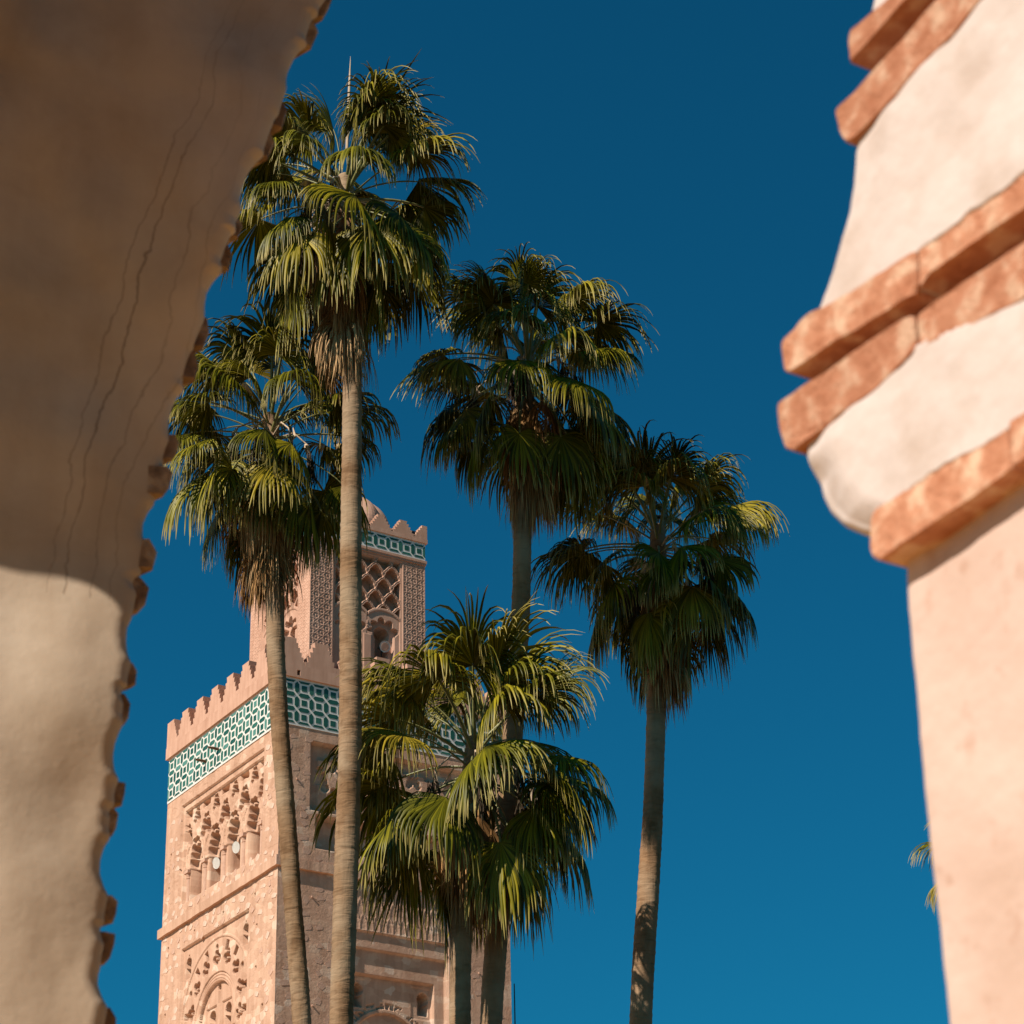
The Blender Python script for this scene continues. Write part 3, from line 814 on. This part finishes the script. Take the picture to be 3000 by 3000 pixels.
# ------------------------------------------------------------------ palms
G = np.array([0, 0, -1.0]); ESEED = 603
def frond_geo(base, az, el, Lp, R, r_, nseg=44, amax=2.2, droop=.55, bend=.5, fold=.25, wid=1.0, fuse=.42, pr=.028, twist=0.0):
    """petiole tube and pleated fan; returns V, F(quads), material index, uv"""
    steps = 7; p = np.array(base, float); hd = np.array([math.cos(az), math.sin(az), 0.0])
    pts = [p.copy()]
    for i in range(steps):
        a = el-bend*((i+1)/steps)**1.4
        p = p+(hd*math.cos(a)+np.array([0, 0, 1.0])*math.sin(a))*Lp/steps; pts.append(p.copy())
    a = el-bend*1.15
    t = hd*math.cos(a)+np.array([0, 0, 1.0])*math.sin(a)
    side = np.array([-hd[1], hd[0], 0.0]); nrm = np.cross(t, side); nrm = nrm if nrm[2] > -1e9 else nrm
    if nrm@(np.array([0, 0, 1.0])*math.cos(a)-hd*math.sin(a)) < 0: nrm = -nrm
    s2 = side*math.cos(twist)+nrm*math.sin(twist); n2 = nrm*math.cos(twist)-side*math.sin(twist); side, nrm = s2, n2
    V = []; F = []; mi = []; uv = []
    for i, q in enumerate(pts):
        rr = pr*(1.25-.6*i/steps)
        V += [q+side*rr*1.3, q+nrm*rr*.7, q-side*rr*1.3, q-nrm*rr*.7]
        uv += [(0, .5)]*4
    for i in range(steps):
        for k in range(4):
            F.append((i*4+k, i*4+(k+1) % 4, (i+1)*4+(k+1) % 4, (i+1)*4+k)); mi.append(1)
    al = np.linspace(-amax, amax, nseg); da = al[1]-al[0]
    al = al+r_.uniform(-.15, .15, nseg)*da
    L = R*(.66+.34*np.cos(al*.62)**2)*r_.uniform(.80, 1.08, nseg)*np.where(r_.random(nseg) < .10, r_.uniform(.4, .8, nseg), 1)
    D = np.cos(al)[:, None]*t+np.sin(al)[:, None]*side-fold*np.abs(np.sin(al))[:, None]*nrm+.10*np.cos(al)[:, None]*nrm
    D /= np.linalg.norm(D, axis=1)[:, None]
    K = 9; pos = np.repeat(pts[-1][None], nseg, 0); dr = D.copy()
    dj = droop*r_.uniform(.6, 1.35, nseg)
    rows = []
    cprev = None
    jig = r_.normal(0, .05, (nseg, 3))+.10*np.sin(np.arange(nseg)*r_.uniform(.25, .6)+r_.uniform(0, 6))[:, None]*side[None]
    wv = r_.uniform(.0, 1, nseg)
    for k in range(K+1):
        f = k/K
        c = np.cross(nrm[None], dr); ln = np.linalg.norm(c, axis=1)
        c = np.where(ln[:, None] > .15, c/np.maximum(ln, 1e-6)[:, None], cprev if cprev is not None else side[None])
        cprev = c
        m_ = np.cross(dr, c); m_ /= np.maximum(np.linalg.norm(m_, axis=1), 1e-6)[:, None]
        rho = f*L
        w = np.where(f <= fuse, rho*da*1.02, fuse*L*da*(np.clip(1-(f-fuse)/(1-fuse), 0, 1)**.75)*.92+.003)*wid
        rows.append((pos-c*(w/2)[:, None], pos+m_*(w*.42)[:, None], pos+c*(w/2)[:, None]))
        if f >= fuse-.12:
            q = (f-fuse+.16)/(1-fuse)
            dr = dr+G*(dj*min(q*1.8, 1.0))[:, None]*.85+jig*.6
        else: dr = dr+G*droop*.05
        dr /= np.linalg.norm(dr, axis=1)[:, None]
        pos = pos+dr*(L/K)[:, None]
    b0 = len(V)
    arr = np.stack([np.stack(r3, 1) for r3 in rows], 1)      # seg, step, 3, xyz
    V = np.concatenate([np.array(V), arr.reshape(-1, 3)])
    for k in range(K+1): pass
    uvb = np.zeros((nseg, K+1, 3, 2)); uvb[..., 0] = (np.arange(K+1)/K)[None, :, None]; uvb[..., 1] = wv[:, None, None]
    uv = np.concatenate([np.array(uv), uvb.reshape(-1, 2)])
    i0 = b0+(np.arange(nseg)[:, None]*(K+1)+np.arange(K)[None])*3
    fa = np.stack([i0, i0+1, i0+4, i0+3], -1).reshape(-1, 4); fb = np.stack([i0+1, i0+2, i0+5, i0+4], -1).reshape(-1, 4)
    F = np.concatenate([np.array(F), fa, fb]); mi = mi+[0]*(len(fa)*2)
    return V, F, mi, uv

def trunk_mesh(path, rads, parent, seed):
    """path: world points from top to ground; ringed, slightly uneven surface"""
    r_ = np.random.default_rng(seed)
    P = np.array(path); d = np.r_[0, np.cumsum(np.linalg.norm(np.diff(P, axis=0), axis=1))]
    n = int(d[-1]/.075); t = np.linspace(0, d[-1], n)
    # smooth the path
    c = np.stack([np.interp(t, d, P[:, k]) for k in range(3)], 1)
    ker = np.ones(31)/31
    for k in range(3):
        pad = np.r_[np.full(15, c[0, k])+(np.arange(-15, 0))*(c[1, k]-c[0, k]), c[:, k], np.full(15, c[-1, k])+(np.arange(1, 16))*(c[-1, k]-c[-2, k])]
        c[:, k] = np.convolve(pad, ker, 'valid')
    rad = np.interp(t, d, rads)
    sides = 28; w = np.linspace(0, 2*math.pi, sides, endpoint=False)
    ring = .012*(np.abs(np.mod(t/.19+.6*vnoise(t*1.3, t*0, seed), 1)-.5)*2)**2
    rr = rad[:, None]*(1+.045*(fbm(np.cos(w)[None]*1.5+5, t[:, None]*.9+np.sin(w)[None]*1.2, seed)-.5)*2)+ring[:, None]+.020*(fbm(w[None]*2.2+3, t[:, None]*7, seed+4)-.5)
    V = np.stack([c[:, None, 0]+rr*np.cos(w), c[:, None, 1]+rr*np.sin(w), c[:, None, 2]+0*rr], -1).reshape(-1, 3)
    i = np.arange(n*sides).reshape(n, sides); j = np.roll(i, -1, 1)
    F = np.stack([i[:-1].ravel(), i[1:].ravel(), j[1:].ravel(), j[:-1].ravel()], 1)
    return mesh('trunk', V, F, M['trunk'], parent, smooth=True)

def palm(hd, pix, wid, hub, label, seed, nlive=40, ndead=26, scale=1.0, skirt=1.0, spear=False, tilt=(0, 0), fans=(), skip=None):
    """pix: trunk centre line in the photograph (top to bottom), wid: its widths there, hub: where the stalks meet"""
    r_ = np.random.default_rng(seed)
    H = at_depth(hub[0], hub[1], hd)
    pts = [H+np.array([0, 0, .25])]; rads = []
    for (x, y), w_ in zip(pix, wid):
        p = at_depth(x, y, hd); pts.append(p)
    k = [w_*np.linalg.norm(p)/FPX/2 for w_, p in zip(wid, pts[1:])]
    rads = [k[0]*.75]+k
    last = pts[-1]; dn = pts[-1]-pts[-2]; dn = dn/abs(dn[2])
    foot = last+np.array([dn[0]*.35*(last[2]-GZ), dn[1]*.35*(last[2]-GZ), GZ-last[2]])
    mid = (last+foot)/2+np.array([dn[0], dn[1], 0])*(last[2]-GZ)*.08
    pts += [mid, foot]; rads += [k[-1]*1.05, k[-1]*1.35]
    o = empty('fan_palm', foot, label, 'palm tree', 'fan palms in front of the minaret')
    trunk_mesh(pts, rads, o, seed)
    ga = math.pi*(3-math.sqrt(5))
    az0 = r_.uniform(0, 6.28)
    for i in range(nlive):
        f = i/(nlive-1)
        az = az0+i*ga+r_.normal(0, .30)
        el = math.radians(80-122*f**.92+r_.normal(0, 11))
        base = H+np.array([math.cos(az)*.13, math.sin(az)*.13, .35-1.35*f])
        Lp = scale*(1.15+.5*math.sin(min(f*2.2, 1)*math.pi/2)+r_.uniform(-.15, .15))
        R = scale*r_.uniform(1.2, 1.9)
        V, F, mi, uv = frond_geo(base, az, el, Lp, R, r_, nseg=70, amax=r_.uniform(1.9, 2.4), wid=r_.uniform(1.1, 1.5), fuse=r_.uniform(.38, .50), droop=.50+.40*min(f*2, 1)+r_.uniform(-.25, .3),
                                 bend=.25+.5*f+r_.uniform(-.1, .15), fold=r_.uniform(.0, .6), twist=r_.normal(0, .5))
        mesh('frond', V, F, [M['leaf'], M['petiole']], o, mi=mi, uv=uv, origin=base)
    # collapsed and dry fronds hanging against the trunk
    for i in range(ndead):
        f = i/max(ndead-1, 1)
        az = i*ga+1.1+r_.normal(0, .2)
        base = H+np.array([math.cos(az)*.16, math.sin(az)*.16, -.75-2.15*f*skirt])
        el = math.radians(-24-46*f+r_.normal(0, 8))
        V, F, mi, uv = frond_geo(base, az, el, scale*r_.uniform(.45, .95)*(1-.3*f), scale*r_.uniform(1.3, 1.8), r_, nseg=30, amax=r_.uniform(.6, 1.1), droop=1.3, bend=.85, fold=.55, wid=1.15, fuse=.3, pr=.03)
        mesh('dry_frond', V, F, [M['dry'], M['dry']], o, mi=mi, uv=uv, origin=base)
    # hanging fruit stalks with pale bracts
    for i in range(7):
        az = r_.uniform(0, 6.28); hdv = np.array([math.cos(az), math.sin(az), 0]); p0 = H+hdv*.15+np.array([0, 0, -.35])
        ln = r_.uniform(.8, 1.25)
        cp = [p0, p0+hdv*ln*.45+G*-.12, p0+hdv*ln*.85+G*.22, p0+hdv*ln+G*.75]
        m_ = MB(); m_.tube(cp, [.022, .02, .016, .01], 6)
        m_.obj('fruit_stalk', M['bract'], o)
        m_ = MB()
        for j in range(26):
            tt = r_.uniform(.35, 1); q = cp[2]*(1-tt)+cp[3]*tt+r_.normal(0, .05, 3); l2 = r_.uniform(.35, .95)
            m_.tube([q, q+r_.normal(0, .05, 3)+G*l2*.5, q+r_.normal(0, .08, 3)+G*l2], [.012, .016, .007], 3)
        m_.obj('fruit_strands', M['fruit'], o)
        for j in range(2):
            q = cp[2]+r_.normal(0, .05, 3); m_ = MB(); e = q+G*r_.uniform(.35, .6)+r_.normal(0, .1, 3)
            m_.tube([q, (q+e)/2+r_.normal(0, .05, 3), e], [.012, .04, .004], 5); m_.obj('bract', M['bract'], o)
    if spear:
        a = at_depth(spear[0], spear[1], hd)
        m_ = MB(); m_.tube([H*.75+a*.25, H*.45+a*.55, H*.2+a*.8, a], [.03, .036, .026, .004], 6); m_.obj('spear_leaf', M['bract'], o)
    return o
palm(45.6, [(1012, 760), (1028, 950), (1033, 1090), (1027, 1700), (1027, 2170), (1017, 2480), (999, 3000)], [58, 58, 54, 62, 66, 69, 68], (1012, 545),
     'tallest fan palm, its slim grey trunk crossing in front of the minaret', 101, 54, 54, 1.06, 1.15, spear=(1027, 165))
palm(48.5, [(800, 1420), (800, 1640), (803, 1730), (811, 2020), (835, 2330), (857, 2640), (886, 3000)], [56, 56, 52, 52, 52, 52, 54], (792, 1245),
     'fan palm with curved trunk before the near corner of the minaret, beside the arch edge', 202, 48, 54, 1.0, .95)
palm(49.0, [(1536, 1180), (1530, 1400), (1530, 1500), (1530, 1700), (1520, 1900), (1496, 2250), (1460, 2670), (1437, 3000)], [54, 54, 52, 52, 54, 60, 64, 64], (1546, 1050),
     'second tallest fan palm, half shaded, its dark leaning trunk passing behind the low crown', 303, 50, 50, 1.02, .85)
palm(52.4, [(1928, 1700), (1926, 1900), (1922, 2100), (1913, 2400), (1896, 2650), (1875, 3000)], [56, 56, 54, 58, 64, 65], (1928, 1570),
     'shaded dark fan palm against clear sky, rightmost whole crown', 404, 48, 50, 1.0, .9)
palm(48.0, [(1372, 2350), (1362, 2500), (1353, 2600), (1351, 2750), (1347, 3000)], [60, 60, 59, 61, 61], (1390, 2195),
     'lowest fan palm, bright green crown covering the side of the minaret', ESEED, 46, 24, 1.15, .55, spear=(1364, 1718))
palm(64.0, [(2960, 2750), (2965, 3000)], [45, 45], (2948, 2520),
     'distant fan palm almost hidden behind the right-hand pillar', 606, 36, 16, .80, .8)

# ------------------------------------------------------------------ left arch with lobed brick edge
AN = math.radians(11); LN_ = np.array([-math.sin(AN), -math.cos(AN), 0.0]); LE = np.array([math.cos(AN), -math.sin(AN), 0.0])
pc = ray(480, 1500); pc = pc/np.linalg.norm(pc)*5.7; LD = LN_@pc
def lw(x, y, back=0.0):
    p = on_plane(x, y, LN_, LD-back); return np.array([p@LE, p[2]])
def LP(e, z, back=0.0): return LE*e+LN_*(LD-back)+np.array([0, 0, z])
plaster = [(1015,-120),(985,-60),(960,-10),(945,30),(930,50),(912,60),(916,85),(905,125),(897,141),(875,155),(857,181),(838,222),(831,253),(832,280),(832,315),(822,350),(808,368),(792,380),(792,410),(778,455),(766,471),(740,492),(719,523),(701,569),(696,600),(700,632),(696,665),(684,695),(669,702),(668,735),(655,775),(650,800),(626,823),(608,854),(604,890),(606,926),(603,965),(590,1005),(567,1020),(569,1060),(560,1105),(556,1116),(533,1137),(520,1165),(510,1207),(510,1243),(514,1270),(516,1295),(508,1325),(492,1348),(484,1362),(492,1390),(486,1425),(468,1450),(450,1471),(435,1507),(434,1543),(442,1574),(450,1605),(444,1640),(428,1662),(412,1674),(416,1692),(428,1718),(418,1760),(398,1792),(383,1823),(378,1869),(380,1905),(392,1938),(396,1960),(390,1990),(376,2008),(363,2014),(368,2040),(376,2062),(370,2098),(364,2118),(352,2140),(339,2176),(334,2217),(339,2254),(354,2280),(358,2297),(354,2325),(342,2352),(334,2360),(338,2374),(343,2392),(338,2420),(331,2445),(313,2471),(301,2512),(299,2554),(311,2590),(327,2618),(333,2640),(326,2675),(314,2698),(301,2707),(301,2722),(318,2742),(326,2762),(316,2800),(303,2822),(295,2850),(293,2880),(305,2916),(322,2947),(329,2978),(322,3010),(303,3060),(290,3150),(280,3300)]
for_bricks = ((0,52),(62,138),(300,374),(384,462),(640,697),(706,790),(926,1015),(1024,1111),(1270,1346),(1364,1450),(1578,1664),(1680,1790),(1940,2008),(2030,2116),(2282,2354),(2366,2444),(2620,2700),(2724,2820),(2948,3050))
plaster = [(x-(13 if any(a+6 < y < b-4 for a, b in for_bricks) else 0), y) for x, y in plaster]
Q = np.array([lw(x, y) for x, y in plaster])
d = np.r_[0, np.cumsum(np.hypot(*np.diff(Q, axis=0).T))]; tt = np.linspace(0, d[-1], 760)
Q = np.stack([np.interp(tt, d, Q[:, 0]), np.interp(tt, d, Q[:, 1])], 1)
ker = np.ones(3)/3; Q[1:-1, 0] = np.convolve(Q[:, 0], ker, 'valid'); Q[1:-1, 1] = np.convolve(Q[:, 1], ker, 'valid')
e_min = lw(-500, 1500)[0]
# smooth reference line of the edge, to measure stains from
ks = 141; pe = np.pad(Q[:, 0], ks//2, mode='edge'); eref = np.convolve(pe, np.ones(ks)/ks, 'valid')
left_arch = empty('arch_wall', (LP(e_min, 0)[0], LP(e_min, 0)[1], GZ), 'left-hand plastered arch wall with a scalloped brick edge, shaded above and sunlit below', 'arch')
nc = 90; rad = .036
fr = np.linspace(0, 1, nc)**.6
rows = []; edge = []; zcrack = lw(330, 1760)[1]      # the long cracks die out below this height
def bulge(e, z):
    low = sstep(2.2, .6, z)*0+1
    return .085*(fbm(e*3.2, z*2.4, 71, 2)-.5)+.10*(fbm(e*1.4+3, z*1.2, 72, 2)-.5)+.003*(fbm(e*12, z*9, 73, 2)-.5)
for i in range(len(Q)):
    e1 = Q[i, 0]-rad; ee = e_min+(e1-e_min)*fr; zz = np.full(nc, Q[i, 1])
    bk = -bulge(ee, zz)
    a = np.linspace(0, math.pi/2, 6)[1:]
    ee = np.r_[ee, e1+rad*np.sin(a), [Q[i, 0]-.26]]; bk = np.r_[bk, bk[-1]+rad*(1-np.cos(a)), [.32]]; zz = np.full(len(ee), Q[i, 1])
    rows.append(np.array([LP(p, z, b_) for p, z, b_ in zip(ee, zz, bk)])); edge.append(eref[i]-ee+(3.0 if Q[i, 1] < zcrack else 0.0))
R_ = np.array(rows); nr, ncc = R_.shape[:2]
idx = np.arange(nr*ncc).reshape(nr, ncc)
F = np.stack([idx[:-1, :-1].ravel(), idx[1:, :-1].ravel(), idx[1:, 1:].ravel(), idx[:-1, 1:].ravel()], 1)
mesh('plaster_face', R_.reshape(-1, 3), F, M['arch_plaster'], left_arch, smooth=True, attr={'edge': np.array(edge).ravel()})
zb = Q[-1, 1]; zt = Q[0, 1]
m_ = MB()
m_.prism([LP(e_min, zb, .1), LP(Q[-1, 0]-.05, zb, .1), LP(Q[-1, 0]-.05, GZ, .1), LP(e_min, GZ, .1)][::-1], -LN_*.45); m_.obj('lower_wall', M['arch_plaster'], left_arch)
bricks = [[(985,-30),(966,20),(948,52)],[(922,55),(936,87),(914,138)],[(838,300),(845,320),(828,374)],[(795,380),(808,414),(786,462)],[(708,640),(715,657),(699,695)],[(673,714),(684,740),(673,786)],[(611,926),(617,968),(598,1018)],[(575,1026),(586,1067),(574,1111)],[(517,1269),(529,1292),(520,1326),(505,1346)],[(494,1362),(510,1380),(499,1424),(480,1450)],[(442,1574),(464,1613),(450,1665)],[(417,1688),(441,1717),(429,1766),(405,1792)],[(393,1939),(405,1962),(401,2000),(388,2010)],[(369,2028),(386,2057),(380,2098),(367,2118)],[(353,2287),(372,2291),(369,2321),(360,2356)],[(339,2365),(351,2380),(344,2422),(331,2445)],[(331,2619),(349,2637),(344,2673),(334,2700)],[(310,2725),(342,2732),(339,2761),(326,2802),(308,2822)],[(326,2947),(344,2978),(344,3000),(330,3040)]]
for bi, bp in enumerate(bricks):
    up = 34*max(0, 1-bi/8)+(6 if bi % 2 else 0)
    poly = bp+[(bp[-1][0]-130, bp[-1][1]-up), (bp[0][0]-130, bp[0][1]-up)]
    bk = .022+.008*((bi*7) % 3)
    E2 = [lw(x, y, bk) for x, y in poly]
    # chamfered front, then the long body running through the wall
    cen = np.mean(E2, axis=0)
    f0 = [LP(*(p+(cen-p)*.10), bk) for p in E2]; f1 = [LP(*p, bk+.012) for p in E2]
    n = len(E2)
    V = f0+f1+[p-LN_*.09-LE*.05 for p in f1]
    Fq = [tuple(range(n))]+[(i, i+n, (i+1) % n+n, (i+1) % n) for i in range(n)]+[(i+n, i+2*n, (i+1) % n+2*n, (i+1) % n+n) for i in range(n)]
    mesh('brick', V, Fq, M['old_brick'], left_arch)

# ------------------------------------------------------------------ right pillar with brick and plaster mouldings
pc = ray(2600, 1500); pc = pc/np.linalg.norm(pc)*3.1; XP = pc[0]
def rp(x, y, dx=0.0):
    p = on_plane(x, y, (1, 0, 0), XP+dx); return p
right = empty('arch_pillar', (XP, on_plane(2900, 2000, (1, 0, 0), XP)[1], GZ), 'right-hand sunlit pillar with orange brick courses and white plaster mouldings', 'pillar')
def slab_grid(name, outline, mat, dx, rad, smooth_k, parent, tail=1.1, n=340, pushfn=None, seed=81):
    P = np.array([rp(x, y, dx)[1:] for x, y in outline])
    d = np.r_[0, np.cumsum(np.hypot(*np.diff(P, axis=0).T))]; t = np.linspace(0, d[-1], n)
    P = np.stack([np.interp(t, d, P[:, 0]), np.interp(t, d, P[:, 1])], 1)
    if smooth_k > 1:
        kk = np.ones(smooth_k)/smooth_k; h = smooth_k//2
        P[h:-h, 0] = np.convolve(P[:, 0], kk, 'valid'); P[h:-h, 1] = np.convolve(P[:, 1], kk, 'valid')
    nc = 150; fr = np.linspace(0, 1, nc)**.6; rows = []
    for i in range(n):
        y1 = P[i, 0]-rad; yy = y1-tail+tail*fr; z = P[i, 1]
        x = XP+dx-.012*(fbm(yy*5, yy*0+z*4, seed)-.5)-.0035*(fbm(yy*24, yy*0+z*24, seed+1)-.5)
        if pushfn is not None: x = x+pushfn(P[i, 0]-yy, z, yy)
        a = np.linspace(0, math.pi/2, 7)[1:]
        yy = np.r_[yy, y1+rad*np.sin(a), [P[i, 0]]]; x = np.r_[x, x[-1]+rad*(1-np.cos(a)), [XP+.5]]
        rows.append(np.stack([x, yy, np.full(len(yy), z)], 1))
    R_ = np.array(rows); nr, nn = R_.shape[:2]; idx = np.arange(nr*nn).reshape(nr, nn)
    F = np.stack([idx[:-1, :-1].ravel(), idx[:-1, 1:].ravel(), idx[1:, 1:].ravel(), idx[1:, :-1].ravel()], 1)
    return mesh(name, R_.reshape(-1, 3), F, mat, parent, smooth=True)
upper = [(2600,-160),(2542,0),(2530,60),(2520,120),(2518,200),(2513,242),(2507,275),(2500,330),(2500,400),(2490,457),(2485,550),(2470,634),(2447,718),(2428,801),(2400,880),(2378,945),(2362,1010),(2358,1080),(2360,1141),(2356,1200),(2350,1270),(2347,1333),(2350,1395),(2360,1447),(2381,1493),(2422,1530),(2469,1550),(2540,1566)]
zl0, zl1 = rp(2420, 1540)[2], rp(2400, 1330)[2]
GAPS = [([(2490,196),(2498,186),(2668,0),(2760,-105)], [(2500,266),(2530,250),(2766,0),(2870,-110)]),
        ([(2310,1108),(2322,1094),(2692,866),(2727,808),(3000,622),(3150,522)], [(2310,1165),(2342,1153),(2671,932),(2697,926),(3000,721),(3150,621)])]
GAPS = [[np.array([rp(x, y)[1:] for x, y in l])[::-1] for l in g_] for g_ in GAPS]
BLEND = [[(2540,830),(2699,727),(3000,512),(3150,405)], [(2345,1326),(2407,1276),(2583,1142),(2700,1030),(2873,955),(3000,888),(3150,790)],
         [(2490,424),(2526,401),(2643,289),(2736,177),(2806,112),(2894,0),(2990,-95)], [(2562,1509),(2588,1488),(2769,1359),(2966,1245),(3150,1130)]]
BLEND = [np.array([rp(x, y)[1:] for x, y in l])[::-1] for l in BLEND]
def lobe_push(dist, z, yy=None):
    k = sstep(zl1+.01, zl1-.03, z)
    w = .085
    gp = 0.0
    for up_, lo_ in GAPS:
        zu = np.interp(yy, up_[:, 0], up_[:, 1]); zl = np.interp(yy, lo_[:, 0], lo_[:, 1])
        gp = gp+.13*((z < zu+.004) & (z > zl-.004))
    for bl, up_ in zip(BLEND, (1, 0, 0, 1)):      # the plaster swells out to meet the brick edges and laps raggedly over them
        zb_ = np.interp(yy, bl[:, 0], bl[:, 1]); wn_ = .001+.014*fbm(yy*34, yy*0+z*34, 33, 4); q_ = (z-zb_)*(1 if up_ else -1)
        gp = gp-.0085*sstep(-wn_-.002, -wn_+.002, q_)*sstep(.16, .01, q_)*sstep(bl[-1, 0]-.005, bl[-1, 0]-.09, yy)*sstep(.012, .07, dist)
    return gp+k*(.030*np.clip(1-dist/w, 0, 1)**1.5)
slab_grid('plaster_moulding', upper, M['lime'], 0.0, .022, 5, right, pushfn=lobe_push)
shaft = [(2655,1560),(2648,1640),(2645,1700),(2652,1800),(2675,2036),(2709,2407),(2735,2676),(2769,3000),(2800,3300)]
slab_grid('pillar_shaft', shaft, M['pillar'], .030, .012, 3, right, seed=91)
pm = rp(2800, 3300, .03)
m_ = MB(); m_.box((XP+.03, pm[1]-1.1, GZ), (XP+.5, pm[1], pm[2]-.001)); m_.obj('pillar_foot', M['pillar'], right)
low = [(2552,1500),(2560,1560),(2566,1640),(2650,1665)]
rb = [
 [(2491,116),(2498,93),(2610,0),(2720,-90),(2770,-100),(2668,0),(2498,186),(2494,150)],
 [(2461,331),(2517,275),(2554,233),(2766,0),(2860,-100),(2980,-95),(2894,0),(2871,28),(2806,112),(2736,177),(2643,289),(2526,401),(2498,426),(2480,405),(2466,359)],
 [(2301,1002),(2381,924),(2535,839),(2697,736),(2700,832),(2692,866),(2322,1094),(2309,1090),(2301,1040)],
 [(2700,732),(3000,517),(3150,408),(3150,530),(3000,622),(2727,810),(2703,852)],
 [(2293,1188),(2342,1157),(2360,1141),(2671,931),(2692,928),(2700,1030),(2583,1142),(2407,1276),(2340,1325),(2316,1317),(2298,1266)],
 [(2697,927),(2878,800),(3000,722),(3150,620),(3150,790),(3000,888),(2873,955),(2707,1026)],
 [(2557,1571),(2562,1509),(2588,1488),(2769,1359),(2966,1245),(2976,1376),(2774,1522),(2583,1643),(2562,1628)],
 [(2974,1242),(3150,1130),(3150,1270),(2984,1372)]]
for bi, bp in enumerate(rb):
    out = .006+.002*((bi*5) % 3)
    P = np.array([rp(x, y, 0)[1:] for x, y in bp]); cen = P.mean(0)
    # finely divided, uneven outline
    d = np.r_[0, np.cumsum(np.hypot(*np.diff(np.vstack([P, P[:1]]), axis=0).T))]; n = 110
    t = np.linspace(0, d[-1], n, endpoint=False); PP = np.vstack([P, P[:1]])
    O = np.stack([np.interp(t, d, PP[:, 0]), np.interp(t, d, PP[:, 1])], 1)
    O = O+.0022*(np.stack([vnoise(t*45, t*0, bi), vnoise(t*45, t*0+7, bi)], 1)-.5)
    inn = np.roll(O, 1, 0)*.25+O*.5+np.roll(O, -1, 0)*.25
    v = cen-inn; v = v/np.linalg.norm(v, axis=1)[:, None]; inn = inn+v*.0025
    f0 = [(XP-out+.003*(vnoise(a*60, b_*60, 5)-.5), a, b_) for a, b_ in inn]; f1 = [(XP-out+.003, a, b_) for a, b_ in O]; f2 = [(XP+.30, a, b_) for a, b_ in O]
    V = f0+f1+f2
    Fq = [tuple(range(n))]+[(i, (i+1) % n, (i+1) % n+n, i+n)[::-1] for i in range(n)]+[(i+n, (i+1) % n+n, (i+1) % n+2*n, i+2*n)[::-1] for i in range(n)]
    mesh('brick', V, Fq, M['brick'], right)
# plaster bed behind the lowest course, closing the step down to the shaft
bed = [(2575,1470),(2566,1560),(2575,1600),(2700,1540),(3150,1235),(3150,1090),(2900,1260)]
m_ = MB(); m_.prism([rp(x, y, .004) for x, y in bed], (.3, 0, 0)); m_.obj('moulding_bed', M['lime'], right)

# ------------------------------------------------------------------ cross arcade to the left, which shades the upper part of the arch wall
xc = (LP(e_min, 0)[0])-.35; th_ = .40
def back_to(P):
    k = (P[0]-xc+th_)/SUN[0]; return (P-SUN*k)[1:]
cut = [(0,1623),(140,1654),(233,1693),(310,1750),(350,1810)]
C2 = np.array([back_to(LP(*lw(x, y-25))) for x, y in cut])
# the traced curve is the far haunch of a round-headed opening; carry it on to a crown and down the near side
za, ya = C2[0][1], C2[0][0]; zb_, yb = C2[-1][1], C2[-1][0]
op = [(4.77, GZ), (4.77, za-.5), (ya+.10, za-.22), (ya+.04, za-.07)]+[tuple(c) for c in C2]+[(yb-.10, zb_+.01), (yb-.28, zb_-.04), (yb-.44, zb_-.2), (yb-.52, zb_-.5), (yb-.54, GZ)]
ysp = yb-.05
cross = empty('cross_arcade', (xc, 4.2, GZ), 'side arcade wall left of the scalloped arch, standing just out of view', 'arcade')
yn, yf = 3.32, 4.80
m_ = MB()
top = 8.5
# two jambs and the spandrel above, cut along the opening
jf = [(yf, GZ), (yf, top), (ysp, top), (ysp, zb_+.005)]+[p for p in op if p[0] > ysp and p[1] > GZ][::-1]+[(4.77, GZ)]
jn = [(ysp, top), (yn, top), (yn, GZ)]+[p for p in op if p[0] < ysp][::-1]+[(ysp, zb_+.005)]
m_.prism([(xc, a, b_) for a, b_ in jf], (-th_, 0, 0)); m_.prism([(xc, a, b_) for a, b_ in jn], (-th_, 0, 0))
m_.obj('pierced_wall', M['arch_plaster'], cross)

rear = empty('sky_block_wall', (0, -4.5, GZ), 'tall unseen clay-coloured wall behind the viewpoint, added to block sky light', 'wall')  # out of view; added to keep sky light off the shaded arch face
m_ = MB(); m_.box((-9, -5.0, GZ), (9, -4.5, 6.4)); m_.obj('wall_face', M['clay'], rear)
m_ = MB(); m_.box((-9.1, -5.1, 6.401), (9.1, -4.35, 6.7)); m_.obj('coping', M['clay'], rear)
